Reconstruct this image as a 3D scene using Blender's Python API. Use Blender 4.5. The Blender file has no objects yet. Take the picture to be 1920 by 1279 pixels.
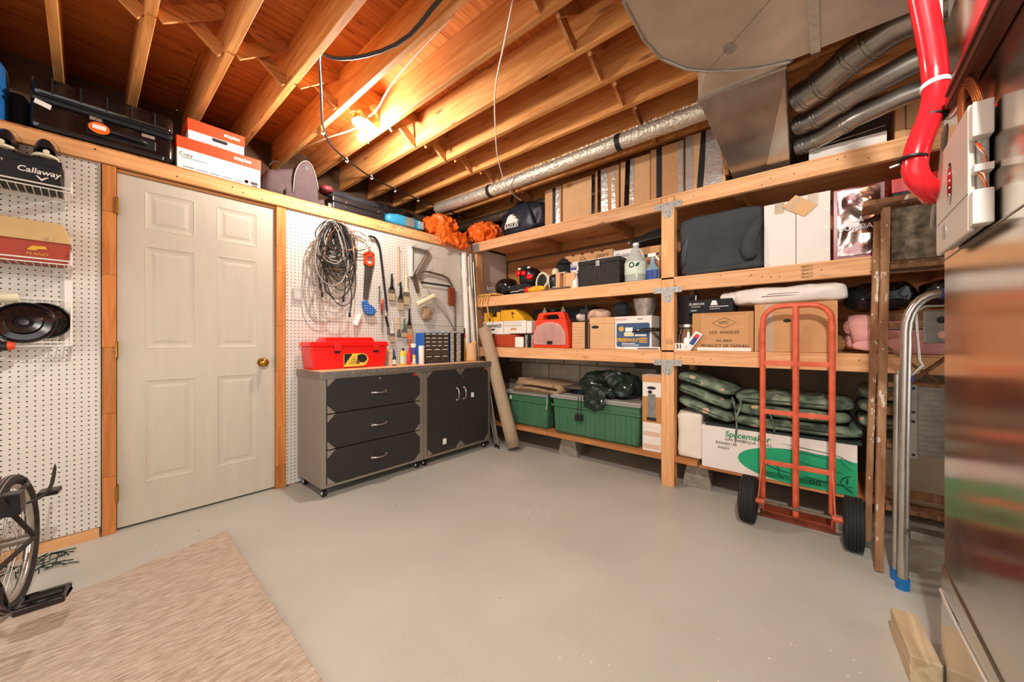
import bpy, bmesh, math, random
from mathutils import Vector, Matrix, noise
random.seed(7)
PI = math.pi
SC = bpy.context.scene
COL = SC.collection

# ------------------------------------------------------------------ camera
cam_d = bpy.data.cameras.new('camera'); cam = bpy.data.objects.new('camera', cam_d); COL.objects.link(cam)
cam.location = (0, 0, 1.085)
cam.rotation_euler = (PI/2, 0, math.radians(40.77 - 90))
cam_d.sensor_width = 36; cam_d.lens = 690/1920*36; cam_d.shift_y = -2.5/1920; cam_d.clip_start = 0.01
SC.camera = cam
# ------------------------------------------------------------------ world: soft warm ambient of the rest of the basement
w = bpy.data.worlds.new('world'); SC.world = w; w.use_nodes = True
w.node_tree.nodes['Background'].inputs[0].default_value = (1.0, 0.97, 0.93, 1)
w.node_tree.nodes['Background'].inputs[1].default_value = 1.35
BULB_W = 43.0          # bulb seen in the picture
BULB2_W = 120.0         # the room's second bulb, behind the camera
BULB_COL = (1.0, 0.985, 0.945)
# ------------------------------------------------------------------ exposure
SC.view_settings.view_transform = 'Standard'; SC.view_settings.look = 'None'
SC.view_settings.exposure = 0.70; SC.view_settings.gamma = 1.0
SC.view_settings.use_curve_mapping = False
SC.cycles.max_bounces = 8; SC.cycles.diffuse_bounces = 5; SC.cycles.glossy_bounces = 4
SC.cycles.transparent_max_bounces = 8; SC.cycles.caustics_reflective = False; SC.cycles.caustics_refractive = False
SC.cycles.sample_clamp_indirect = 6

# ================================================================== helpers
def lin(c):
    if isinstance(c, str):
        c = c.lstrip('#'); c = [int(c[i:i+2], 16)/255 for i in (0, 2, 4)]
    return tuple((v/12.92 if v <= .04045 else ((v+.055)/1.055)**2.4) for v in c)
MATS = {}
def mat(key, col, rough=.6, metal=0, nz=0.0, ns=8.0, bump=0.0, bs=60.0, spec=.4, alpha=None, trans=0, emit=0, stretch=(1,1,1), coat=0, col2=None, rn=0):
    """plain procedural material: colour with noise variation, fine bump"""
    if key in MATS: return MATS[key]
    m = bpy.data.materials.new(key); m.use_nodes = True; nt = m.node_tree; b = nt.nodes['Principled BSDF']
    c = lin(col); b.inputs['Roughness'].default_value = rough; b.inputs['Metallic'].default_value = metal
    b.inputs['Specular IOR Level'].default_value = spec
    b.inputs['Base Color'].default_value = (*c, 1)
    tc = nt.nodes.new('ShaderNodeTexCoord'); mp = nt.nodes.new('ShaderNodeMapping'); mp.inputs['Scale'].default_value = stretch
    nt.links.new(tc.outputs['Object'], mp.inputs[0])
    if nz or col2 or rn:
        n = nt.nodes.new('ShaderNodeTexNoise'); n.inputs['Scale'].default_value = ns; n.inputs['Detail'].default_value = 5
        nt.links.new(mp.outputs[0], n.inputs['Vector'])
        if nz or col2:
            r = nt.nodes.new('ShaderNodeValToRGB')
            c2 = lin(col2) if col2 else None
            lo = c2 if c2 else tuple(v*(1-nz) for v in c); hi = c if c2 else tuple(min(1, v*(1+nz)) for v in c)
            r.color_ramp.elements[0].position = .32; r.color_ramp.elements[1].position = .68
            r.color_ramp.elements[0].color = (*lo, 1); r.color_ramp.elements[1].color = (*hi, 1)
            nt.links.new(n.outputs['Fac'], r.inputs[0]); nt.links.new(r.outputs[0], b.inputs['Base Color'])
        if rn:
            mr = nt.nodes.new('ShaderNodeMapRange'); mr.inputs[3].default_value = max(0, rough-rn); mr.inputs[4].default_value = min(1, rough+rn)
            nt.links.new(n.outputs['Fac'], mr.inputs[0]); nt.links.new(mr.outputs[0], b.inputs['Roughness'])
    if bump:
        n2 = nt.nodes.new('ShaderNodeTexNoise'); n2.inputs['Scale'].default_value = bs; n2.inputs['Detail'].default_value = 4
        nt.links.new(mp.outputs[0], n2.inputs['Vector'])
        bp = nt.nodes.new('ShaderNodeBump'); bp.inputs['Strength'].default_value = bump; bp.inputs['Distance'].default_value = .01
        nt.links.new(n2.outputs['Fac'], bp.inputs['Height']); nt.links.new(bp.outputs[0], b.inputs['Normal'])
    if alpha is not None: b.inputs['Alpha'].default_value = alpha
    if trans: b.inputs['Transmission Weight'].default_value = trans; b.inputs['IOR'].default_value = 1.3
    if coat: b.inputs['Coat Weight'].default_value = coat; b.inputs['Coat Roughness'].default_value = .1
    if emit: b.inputs['Emission Color'].default_value = (*c, 1); b.inputs['Emission Strength'].default_value = emit
    MATS[key] = m; return m
def wood(key, c_light, c_dark, axis='y', knots=True, rough=.62, grain=1.0, jitter=.22, kn=2.2, bump=.12):
    """lumber: grain stretched along one axis, knots, a tone of its own for each piece"""
    m = bpy.data.materials.new(key); m.use_nodes = True; nt = m.node_tree; N = nt.nodes; L = nt.links; b = N['Principled BSDF']
    b.inputs['Roughness'].default_value = rough; b.inputs['Specular IOR Level'].default_value = .3
    tc = N.new('ShaderNodeTexCoord'); oi = N.new('ShaderNodeObjectInfo')
    mu = N.new('ShaderNodeMath'); mu.operation = 'MULTIPLY'; mu.inputs[1].default_value = 37.0; L.new(oi.outputs['Random'], mu.inputs[0])
    ad = N.new('ShaderNodeVectorMath'); ad.operation = 'ADD'; L.new(tc.outputs['Object'], ad.inputs[0]); L.new(mu.outputs[0], ad.inputs[1])
    s = {'x': (1.2, 16, 16), 'y': (16, 1.2, 16), 'z': (16, 16, 1.2)}[axis]
    mp = N.new('ShaderNodeMapping'); mp.inputs['Scale'].default_value = tuple(v*grain for v in s); L.new(ad.outputs[0], mp.inputs[0])
    n = N.new('ShaderNodeTexNoise'); n.inputs['Scale'].default_value = 2.2; n.inputs['Detail'].default_value = 7; n.inputs['Distortion'].default_value = .8
    L.new(mp.outputs[0], n.inputs['Vector'])
    r = N.new('ShaderNodeValToRGB'); e = r.color_ramp.elements
    e[0].position = .3; e[1].position = .7; e[0].color = (*lin(c_dark), 1); e[1].color = (*lin(c_light), 1)
    L.new(n.outputs['Fac'], r.inputs[0]); out = r.outputs[0]
    if knots:
        s2 = {'x': (kn*.6, kn*2, kn*2), 'y': (kn*2, kn*.6, kn*2), 'z': (kn*2, kn*2, kn*.6)}[axis]
        mp2 = N.new('ShaderNodeMapping'); mp2.inputs['Scale'].default_value = s2; L.new(ad.outputs[0], mp2.inputs[0])
        v = N.new('ShaderNodeTexVoronoi'); v.inputs['Scale'].default_value = 2.0; L.new(mp2.outputs[0], v.inputs['Vector'])
        r2 = N.new('ShaderNodeValToRGB'); e2 = r2.color_ramp.elements
        e2[0].position = .05; e2[1].position = .16; e2[0].color = (.16, .07, .025, 1); e2[1].color = (1, 1, 1, 1)
        L.new(v.outputs['Distance'], r2.inputs[0])
        mx = N.new('ShaderNodeMix'); mx.data_type = 'RGBA'; mx.blend_type = 'MULTIPLY'; mx.inputs[0].default_value = .75
        L.new(out, mx.inputs[6]); L.new(r2.outputs[0], mx.inputs[7]); out = mx.outputs[2]
    hs = N.new('ShaderNodeHueSaturation'); mr = N.new('ShaderNodeMapRange')
    mr.inputs[3].default_value = 1-jitter; mr.inputs[4].default_value = 1+jitter*.6
    L.new(oi.outputs['Random'], mr.inputs[0]); L.new(mr.outputs[0], hs.inputs['Value']); L.new(out, hs.inputs['Color'])
    L.new(hs.outputs[0], b.inputs['Base Color'])
    bp = N.new('ShaderNodeBump'); bp.inputs['Strength'].default_value = bump; bp.inputs['Distance'].default_value = .01
    L.new(n.outputs['Fac'], bp.inputs['Height']); L.new(bp.outputs[0], b.inputs['Normal'])
    MATS[key] = m; return m

class G:
    """collects vertices and faces of ONE mesh"""
    def __init__(s): s.v = []; s.f = []; s.m = []; s.cur = 0
    def add(s, vs, fs):
        o = len(s.v); s.v += [tuple(p) for p in vs]; s.f += [tuple(i+o for i in q) for q in fs]; s.m += [s.cur]*len(fs); return s
    def box(s, x0, x1, y0, y1, z0, z1):
        return s.add([(x0,y0,z0),(x1,y0,z0),(x1,y1,z0),(x0,y1,z0),(x0,y0,z1),(x1,y0,z1),(x1,y1,z1),(x0,y1,z1)],
                     [(0,3,2,1),(4,5,6,7),(0,1,5,4),(1,2,6,5),(2,3,7,6),(3,0,4,7)])
    def hexa(s, p): return s.add(p, [(0,3,2,1),(4,5,6,7),(0,1,5,4),(1,2,6,5),(2,3,7,6),(3,0,4,7)])
    def bar(s, p0, p1, w, h, up=(0,0,1)):
        """rectangular bar between two points"""
        p0 = Vector(p0); p1 = Vector(p1); d = (p1-p0).normalized(); u = Vector(up)
        a = d.cross(u)
        if a.length < 1e-4: a = d.cross(Vector((1,0,0)))
        a.normalize(); b = a.cross(d); a = a*w/2; b = b*h/2
        return s.hexa([p0-a-b, p0+a-b, p1+a-b, p1-a-b, p0-a+b, p0+a+b, p1+a+b, p1-a+b])
    def prism(s, poly, axis, a0, a1):
        """extrude a 2D polygon along an axis: 'y' poly=(x,z); 'x' poly=(y,z); 'z' poly=(x,y)"""
        n = len(poly)
        def P(q, a): return {'y': (q[0], a, q[1]), 'x': (a, q[0], q[1]), 'z': (q[0], q[1], a)}[axis]
        vs = [P(q, a0) for q in poly]+[P(q, a1) for q in poly]
        fs = [tuple(range(n)), tuple(range(2*n-1, n-1, -1))]+[(i, i+n, (i+1) % n+n, (i+1) % n) for i in range(n)]
        return s.add(vs, fs)
    def cyl(s, p0, p1, r0, r1=None, n=14, caps=True):
        r1 = r0 if r1 is None else r1; p0 = Vector(p0); p1 = Vector(p1); d = (p1-p0).normalized()
        a = d.orthogonal().normalized(); b = d.cross(a)
        vs = [p0+(a*math.cos(t)+b*math.sin(t))*r0 for t in [2*PI*i/n for i in range(n)]]
        vs += [p1+(a*math.cos(t)+b*math.sin(t))*r1 for t in [2*PI*i/n for i in range(n)]]
        fs = [(i, (i+1) % n, (i+1) % n+n, i+n) for i in range(n)]
        if caps: fs += [tuple(range(n-1, -1, -1)), tuple(range(n, 2*n))]
        return s.add(vs, fs)
    def tube(s, pts, r, n=8, closed=False):
        pts = [Vector(p) for p in pts]; m = len(pts); vs = []; fs = []; ref = None
        for i, p in enumerate(pts):
            if closed: d = pts[(i+1) % m]-pts[i-1]
            else: d = pts[min(i+1, m-1)]-pts[max(i-1, 0)]
            d.normalize()
            if ref is None: a = d.orthogonal().normalized()
            else:
                a = ref-d*ref.dot(d)
                a = a.normalized() if a.length > 1e-5 else d.orthogonal().normalized()
            ref = a; b = d.cross(a); rr = r[i] if isinstance(r, (list, tuple)) else r
            vs += [p+(a*math.cos(2*PI*k/n)+b*math.sin(2*PI*k/n))*rr for k in range(n)]
        for i in range(m if closed else m-1):
            j = (i+1) % m
            fs += [(i*n+k, i*n+(k+1) % n, j*n+(k+1) % n, j*n+k) for k in range(n)]
        if not closed: fs += [tuple(range(n-1, -1, -1)), tuple(range((m-1)*n, m*n))]
        return s.add(vs, fs)
    def lathe(s, prof, c=(0,0,0), n=24, axis='z', sx=1, sy=1):
        vs = []; fs = []; m = len(prof)
        for r, h in prof:
            for k in range(n):
                t = 2*PI*k/n; q = (r*math.cos(t)*sx, r*math.sin(t)*sy, h)
                if axis == 'y': q = (q[0], q[2], q[1])
                if axis == 'x': q = (q[2], q[0], q[1])
                vs.append((q[0]+c[0], q[1]+c[1], q[2]+c[2]))
        for i in range(m-1):
            fs += [(i*n+k, i*n+(k+1) % n, (i+1)*n+(k+1) % n, (i+1)*n+k) for k in range(n)]
        if prof[0][0] > 1e-5: fs.append(tuple(range(n-1, -1, -1)))
        if prof[-1][0] > 1e-5: fs.append(tuple(range((m-1)*n, m*n)))
        return s.add(vs, fs)
    def grid(s, fn, nu, nv):
        vs = [fn(i/nu, j/nv) for j in range(nv+1) for i in range(nu+1)]
        return s.add(vs, [(j*(nu+1)+i, j*(nu+1)+i+1, (j+1)*(nu+1)+i+1, (j+1)*(nu+1)+i) for j in range(nv) for i in range(nu)])
    def blob(s, c, rad, p=2.0, seed=0, amp=.0, freq=3.0, ridge=False, flat=None, nu=36, nv=24, pz=None, warp=None):
        """superellipsoid pushed about by noise: cushions, bags, bundles of cloth"""
        pz = pz or p; so = Vector((seed*13.7, seed*7.3, seed*3.1))
        def sg(v, e): return math.copysign(abs(v)**(2/e), v)
        vs = []
        for j in range(nv+1):
            ph = -PI/2+PI*j/nv
            for i in range(nu):
                th = 2*PI*i/nu
                q = Vector((sg(math.cos(ph), pz)*sg(math.cos(th), p), sg(math.cos(ph), pz)*sg(math.sin(th), p), sg(math.sin(ph), pz)))
                w = Vector((q.x*rad[0], q.y*rad[1], q.z*rad[2]))
                if amp:
                    k = noise.noise(w*freq+so)
                    if ridge: k = .5-2.2*abs(k); k += .5*(.3-abs(noise.noise(w*freq*2.3-so)))
                    else: k += .5*noise.noise(w*freq*2.1+so)
                    w += q.normalized()*k*amp
                if warp: w = Vector(warp(w))
                if flat is not None and w.z < flat: w.z = flat+(w.z-flat)*.03
                vs.append((w.x+c[0], w.y+c[1], w.z+c[2]))
        fs = [(j*nu+i, j*nu+(i+1) % nu, (j+1)*nu+(i+1) % nu, (j+1)*nu+i) for j in range(nv) for i in range(nu)]
        return s.add(vs, fs)
    def ring(s, c, R, r, axis='y', n=40, k=10, sx=1, sz=1):
        pts = []
        for i in range(n):
            t = 2*PI*i/n; a, b = math.cos(t)*R*sx, math.sin(t)*R*sz
            pts.append({'y': (c[0]+a, c[1], c[2]+b), 'x': (c[0], c[1]+a, c[2]+b), 'z': (c[0]+a, c[1]+b, c[2])}[axis])
        return s.tube(pts, r, k, closed=True)

def obj(name, g, m, parent=None, smooth=None, bevel=0, seg=2, sub=0, solid=0):
    me = bpy.data.meshes.new(name); me.from_pydata(g.v, [], g.f)
    ms = m if isinstance(m, (list, tuple)) else [m]
    for q in ms: me.materials.append(MATS[q] if isinstance(q, str) else q)
    if len(ms) > 1: me.polygons.foreach_set('material_index', g.m)
    me.validate(); bm = bmesh.new(); bm.from_mesh(me); bmesh.ops.remove_doubles(bm, verts=bm.verts, dist=1e-6)
    if not solid: bmesh.ops.recalc_face_normals(bm, faces=bm.faces)
    bm.to_mesh(me); bm.free()
    o = bpy.data.objects.new(name, me); COL.objects.link(o)
    if parent: o.parent = parent
    if solid: md = o.modifiers.new('solid', 'SOLIDIFY'); md.thickness = solid; md.offset = 0
    if bevel:
        md = o.modifiers.new('bevel', 'BEVEL'); md.width = bevel; md.segments = seg; md.limit_method = 'ANGLE'; md.angle_limit = .6
    if sub: md = o.modifiers.new('sub', 'SUBSURF'); md.levels = sub; md.render_levels = sub
    if smooth: me.shade_smooth(); me.set_sharp_from_angle(angle=math.radians(smooth if smooth is not True else 180))
    return o
def tag(o, label, cat, group=None):
    o['label'] = label; o['category'] = cat
    if group: o['group'] = group
    return o
def thing(name, label, cat, loc=(0,0,0), rotz=0, group=None, rot=None):
    o = bpy.data.objects.new(name, None); COL.objects.link(o); o.empty_display_size = .05
    o.location = loc; o.rotation_euler = rot if rot else (0, 0, rotz); return tag(o, label, cat, group)
def shelf(name, label, cat, yl, z, X=2.835, group=None, turn=0):
    """a thing on the right-hand shelving: local x runs along the shelf, local -y faces the room"""
    return thing(name, label, cat, (X, yl, z), -PI/2+turn, group)
def struct(o): o['kind'] = 'structure'; return o
def text(parent, body, x, z, size, m, y=-.0015, align='CENTER', shear=0, ext=.0004, rot=0, sx=1, name='lettering', bold=0, spacing=1):
    c = bpy.data.curves.new('t', 'FONT'); c.body = body; c.size = size; c.align_x = align; c.align_y = 'CENTER'; c.shear = shear
    c.extrude = ext; c.offset = bold; c.space_character = spacing; c.resolution_u = 3
    t = bpy.data.objects.new('t', c)
    me = bpy.data.meshes.new_from_object(t)
    bpy.data.objects.remove(t); bpy.data.curves.remove(c)
    cr, sr = math.cos(rot), math.sin(rot)
    for v in me.vertices:
        a, b, d = v.co.x*sx, v.co.y, v.co.z
        v.co = (x+a*cr-b*sr, y-d, z+a*sr+b*cr)
    me.materials.clear(); me.materials.append(MATS[m])
    o = bpy.data.objects.new(name, me); COL.objects.link(o); o.parent = parent; return o
def plate(parent, name, x0, x1, z0, z1, m, y=-.001, t=.001):
    """a printed patch / label / tape lying on a front face (local -y)"""
    return obj(name, G().box(x0, x1, y-t, y, z0, z1), m, parent)
def cardbox(t, w_, d_, h_, m, bevel=.003, tape=None, x=0, z=0, y=0, name='body', flaps=True):
    b = obj(name, G().box(x, x+w_, y, y+d_, z, z+h_), m, t, bevel=bevel)
    if flaps:
        g = G(); g.box(x+.002, x+w_-.002, y+d_/2-.0015, y+d_/2+.0015, z+h_-.001, z+h_+.0008); obj('flap_seam', g, 'dark_seam', b)
    if tape:
        obj('tape', G().box(x+w_/2-.025, x+w_/2+.025, y-.0012, y-.0002, z+h_-.07, z+h_+.0005), tape, t)
    return b
# ================================================================== materials
wood('joist_wood', '#eaa866', '#c47c3a', 'y', jitter=.18)
wood('beam_wood', '#efba89', '#d89962', 'y', jitter=.12)
wood('post_wood', '#edb681', '#d5955c', 'z', jitter=.10)
wood('jamb_wood', '#d98e4a', '#b8692e', 'z', knots=False, jitter=.30)
wood('plate_wood', '#eab27a', '#cd8e52', 'x', jitter=.08)
wood('ply_wood', '#d0803a', '#a4541f', 'x', jitter=.12, kn=3.2)
wood('board_wood', '#c98a52', '#9a5f30', 'y', jitter=.12)
wood('old_wood', '#9a6f4c', '#5c3c26', 'z', jitter=.10, grain=1.4, bump=.4)
wood('pale_block', '#d9c3a0', '#b79d78', 'x', knots=False)
wood('brace_wood', '#dd9a5a', '#a86531', 'x', knots=False, jitter=.25)
mat('dark_seam', '#2c1d12', .9); mat('black', '#141312', .55); mat('black_gloss', '#100f10', .12, coat=.6)
mat('black_plastic', '#1a191a', .35, nz=.1, ns=20); mat('soft_black', '#1d1c1f', .85, nz=.3, ns=30, bump=.2, bs=120)
mat('white', '#ece6dc', .5); mat('white_card', '#e6ddd2', .75, nz=.04, ns=6); mat('paper_white', '#efe9df', .7)
mat('card', '#c99565', .85, nz=.05, ns=14, stretch=(1,1,6)); mat('card_light', '#d7a878', .85, nz=.05, ns=14)
mat('card_dark', '#8a5c38', .9, nz=.1, ns=10); mat('tape_tan', '#b98142', .3); mat('tape_clear', '#d9c4a8', .2, alpha=.5)
mat('ink', '#221c18', .8); mat('ink_soft', '#4b3f38', .8); mat('nail', '#2a2420', .5, .6)
mat('galv', '#b9b5ac', .38, .85, nz=.14, ns=30, bump=.05); mat('galv_plate', '#a8a59f', .45, .6, nz=.18, ns=60)
mat('duct_metal', '#c9c0b2', .45, .6, nz=.16, ns=5, bump=.08, bs=6, rn=.12)
mat('pipe_metal', '#a09a92', .3, .9, nz=.16, ns=8, rn=.1)
mat('alu', '#c2beb6', .28, .95, nz=.08, ns=14, rn=.08); mat('alu_dull', '#8f8a82', .45, .8, nz=.2, ns=22)
mat('steel', '#a39c92', .35, .9, nz=.1, ns=20); mat('chrome', '#d5d0c8', .15, 1)
mat('brass', '#b98a3a', .22, 1); mat('foil', '#dedad3', .24, .6, bump=.5, bs=26)
mat('foil_paper', '#cfc3b0', .38, .55, nz=.15, ns=40, bump=.9, bs=55)
mat('red', '#d8201a', .35, nz=.05); mat('red_bright', '#e8140f', .3, coat=.2); mat('red_hose', '#e2202a', .22, coat=.3)
mat('orange_red', '#e24a1e', .5); mat('orange', '#ef6a1d', .45, nz=.15, ns=10); mat('truck_red', '#e0694a', .45, nz=.12, ns=18, col2='#c9542f')
mat('truck_dark', '#8f3f26', .6, nz=.25, ns=24); mat('case_red', '#e2401f', .38); mat('clear_pink', '#e8b3a4', .2, alpha=.55); mat('clear_grey', '#c9c4bc', .12, alpha=.42)
mat('yellow', '#dca21f', .5, nz=.08); mat('yellow_lab', '#e6c245', .5)
mat('blue', '#1f63b5', .45); mat('blue_dark', '#27448c', .5, nz=.1); mat('purple_blue', '#4c4a94', .7); mat('teal_blue', '#2f86a8', .4, nz=.15, ns=10)
mat('blue_foot', '#1668a8', .4); mat('navy', '#20222e', .45, nz=.25, ns=10)
mat('green_tote', '#3f6b4e', .42, nz=.05, ns=5); mat('green_logo', '#2c8a4c', .7); mat('green_print', '#1fa06c', .7, nz=.04)
mat('green_dark', '#0c4a33', .7); mat('green_juice', '#5d9566', .25, alpha=.85)
mat('grey_lid', '#9a968e', .5); mat('tote_tan', '#8d7b63', .5); mat('rope', '#d5a554', .8, nz=.2, ns=60)
mat('pink', '#d79a92', .9, nz=.10, ns=9, bump=.2, bs=150); mat('jacket', '#3a3a3c', .9, nz=.16, ns=7, bump=.25, bs=220)
mat('brown_bag', '#473535', .8, nz=.14, ns=40, bump=.25, bs=260); mat('leather', '#1e1a1a', .35, nz=.2, ns=20, bump=.2, bs=60)
mat('plastic_black_bag', '#151616', .18, nz=.2, ns=10); mat('plastic_green_bag', '#1f2a22', .16, nz=.2, ns=10)
mat('plastic_white_bag', '#ddd3c8', .4, nz=.08, ns=10)
mat('paper_bag', '#e4d9c9', .7, nz=.06, ns=8, bump=.4, bs=14)
mat('rug_tan', '#a98b68', .95, nz=.22, ns=70, bump=.5, bs=200); mat('rug_dark', '#6a5038', .95, nz=.2, ns=60)
mat('roll_carpet', '#b8a083', .97, nz=.14, ns=120, bump=.7, bs=320)
mat('concrete', '#958b7c', .9, nz=.22, ns=16, bump=.7, bs=50); mat('block_wall', '#b9ab97', .85, nz=.12, ns=9, bump=.3, bs=40)
mat('dark_wall', '#5a3f2a', .9, nz=.2, ns=6)
mat('cab_side', '#8f8478', .45, .25, nz=.06, ns=30); mat('cab_dark', '#2b2726', .5, nz=.16, ns=60)
mat('cab_trim', '#a39a8e', .35, .75); mat('cab_top', '#dfb184', .5, nz=.08, ns=14)
mat('tread_plate', '#8d877f', .35, .8, nz=.15, ns=40)
mat('rubber', '#1e1d1c', .75, nz=.15, ns=40); mat('gloss_clear', '#d8d8d4', .06, alpha=.3)
mat('beige_plastic', '#d3cabd', .45); mat('beige_lid', '#c9a873', .55, nz=.06); mat('plano_red', '#a33416', .5)
mat('bottle_clear', '#d3d6cc', .18, alpha=.55); mat('bottle_blue', '#8fb4c4', .18, alpha=.65)
mat('label_pale', '#cfd8c4', .6, nz=.08, ns=20); mat('glass', '#cfcdc8', .05, alpha=.28); mat('smoke_glass', '#25272d', .08, alpha=.75)
mat('hammered', '#2b2622', .34, .4, nz=.3, ns=60, bump=1.0, bs=90); mat('copper', '#b36a3c', .3, .9)
mat('skin_pink', '#d7b39a', .7); mat('bristle', '#b59f7c', .9, nz=.25, ns=80); mat('cream', '#e3dcb8', .75, bump=.4, bs=180)
mat('wood_handle', '#7d3b22', .5, nz=.2, ns=14, stretch=(1,1,5)); mat('tool_orange', '#e24418', .4)
mat('saw_steel', '#6f6a66', .35, .85, nz=.2, ns=12); mat('rust', '#6d5a48', .6, .5, nz=.3, ns=18)
mat('ladder_red', '#8a553a', .8, nz=.3, ns=9, stretch=(3,3,.6), col2='#5d3723')
mat('paint_crust', '#8b7a64', .9, col2='#4a4032', ns=26, bump=1.0, bs=60); mat('wine_red', '#7d1a1f', .3)
mat('bulb_glow', '#fff0dc', .3, emit=60); mat('porcelain', '#f0ebe2', .3); mat('cord_white', '#ddd3c4', .5); mat('cord_grey', '#a39a90', .5)
mat('cord_black', '#232020', .5); mat('tire', '#35312d', .85, nz=.12, ns=30); mat('maroon', '#6d2a2a', .4)
mat('fern', '#2d3a33', .9, nz=.3, ns=40); mat('channel_brown', '#6b4334', .4, .6); mat('deep_red_card', '#b5431f', .8, nz=.06, ns=9, stretch=(1,1,8))
# floral cushion cloth
def cushion_mat():
    m = bpy.data.materials.new('cushion_cloth'); m.use_nodes = True; nt = m.node_tree; N = nt.nodes; L = nt.links; b = N['Principled BSDF']
    b.inputs['Roughness'].default_value = .8
    tc = N.new('ShaderNodeTexCoord'); oi = N.new('ShaderNodeObjectInfo'); mu = N.new('ShaderNodeMath'); mu.operation = 'MULTIPLY'; mu.inputs[1].default_value = 17
    ad = N.new('ShaderNodeVectorMath'); L.new(oi.outputs['Random'], mu.inputs[0]); L.new(tc.outputs['Object'], ad.inputs[0]); L.new(mu.outputs[0], ad.inputs[1])
    v = N.new('ShaderNodeTexVoronoi'); v.inputs['Scale'].default_value = 9; L.new(ad.outputs[0], v.inputs['Vector'])
    n = N.new('ShaderNodeTexNoise'); n.inputs['Scale'].default_value = 14; n.inputs['Detail'].default_value = 6; L.new(ad.outputs[0], n.inputs['Vector'])
    r = N.new('ShaderNodeValToRGB'); e = r.color_ramp.elements
    e[0].position = .35; e[1].position = .7; e[0].color = (*lin('#36463a'), 1); e[1].color = (*lin('#8a9a80'), 1); L.new(n.outputs['Fac'], r.inputs[0])
    su = N.new('ShaderNodeMath'); su.operation = 'MULTIPLY_ADD'; su.inputs[1].default_value = .35; L.new(n.outputs['Fac'], su.inputs[0]); L.new(v.outputs['Distance'], su.inputs[2])
    r2 = N.new('ShaderNodeValToRGB'); e = r2.color_ramp.elements; e[0].position = .36; e[1].position = .40; e[0].color = (1,1,1,1); e[1].color = (0,0,0,1)
    L.new(su.outputs[0], r2.inputs[0])
    mx = N.new('ShaderNodeMix'); mx.data_type = 'RGBA'; L.new(r2.outputs[0], mx.inputs[0]); L.new(r.outputs[0], mx.inputs[6]); mx.inputs[7].default_value = (*lin('#c9a987'), 1)
    L.new(mx.outputs[2], b.inputs['Base Color']); MATS['cushion_cloth'] = m
cushion_mat()
# painted concrete floor
def floor_mat():
    m = bpy.data.materials.new('floor_paint'); m.use_nodes = True; nt = m.node_tree; N = nt.nodes; L = nt.links; b = N['Principled BSDF']
    b.inputs['Roughness'].default_value = .42; b.inputs['Specular IOR Level'].default_value = .35
    tc = N.new('ShaderNodeTexCoord')
    n = N.new('ShaderNodeTexNoise'); n.inputs['Scale'].default_value = 1.6; n.inputs['Detail'].default_value = 8; L.new(tc.outputs['Object'], n.inputs['Vector'])
    r = N.new('ShaderNodeValToRGB'); e = r.color_ramp.elements; e[0].position = .3; e[1].position = .7
    e[0].color = (*lin('#b2b0a4'), 1); e[1].color = (*lin('#c1beb2'), 1); L.new(n.outputs['Fac'], r.inputs[0])
    # chips of bare white paint
    v = N.new('ShaderNodeTexVoronoi'); v.inputs['Scale'].default_value = 26; v.inputs['Randomness'].default_value = 1; L.new(tc.outputs['Object'], v.inputs['Vector'])
    n3 = N.new('ShaderNodeTexNoise'); n3.inputs['Scale'].default_value = 1.1; L.new(tc.outputs['Object'], n3.inputs['Vector'])
    mr = N.new('ShaderNodeMapRange'); mr.inputs[1].default_value = .48; mr.inputs[2].default_value = .75; mr.inputs[3].default_value = .03; mr.inputs[4].default_value = .17; L.new(n3.outputs['Fac'], mr.inputs[0])
    lt = N.new('ShaderNodeMath'); lt.operation = 'LESS_THAN'; L.new(v.outputs['Distance'], lt.inputs[0]); L.new(mr.outputs[0], lt.inputs[1])
    mx = N.new('ShaderNodeMix'); mx.data_type = 'RGBA'; L.new(lt.outputs[0], mx.inputs[0]); L.new(r.outputs[0], mx.inputs[6]); mx.inputs[7].default_value = (*lin('#e2dcd2'), 1)
    # a few dark scuffs
    v2 = N.new('ShaderNodeTexVoronoi'); v2.inputs['Scale'].default_value = 5.3; mp = N.new('ShaderNodeMapping'); mp.inputs['Scale'].default_value = (1, .55, 1); mp.inputs['Rotation'].default_value = (0, 0, .7)
    L.new(tc.outputs['Object'], mp.inputs[0]); L.new(mp.outputs[0], v2.inputs['Vector'])
    l2 = N.new('ShaderNodeMath'); l2.operation = 'LESS_THAN'; l2.inputs[1].default_value = .022; L.new(v2.outputs['Distance'], l2.inputs[0])
    m2 = N.new('ShaderNodeMix'); m2.data_type = 'RGBA'; L.new(l2.outputs[0], m2.inputs[0]); L.new(mx.outputs[2], m2.inputs[6]); m2.inputs[7].default_value = (*lin('#6d655c'), 1)
    L.new(m2.outputs[2], b.inputs['Base Color'])
    n2 = N.new('ShaderNodeTexNoise'); n2.inputs['Scale'].default_value = 45; n2.inputs['Detail'].default_value = 5; L.new(tc.outputs['Object'], n2.inputs['Vector'])
    bp = N.new('ShaderNodeBump'); bp.inputs['Strength'].default_value = .09; bp.inputs['Distance'].default_value = .01; L.new(n2.outputs['Fac'], bp.inputs['Height']); L.new(bp.outputs[0], b.inputs['Normal'])
    MATS['floor_paint'] = m
floor_mat()
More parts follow.
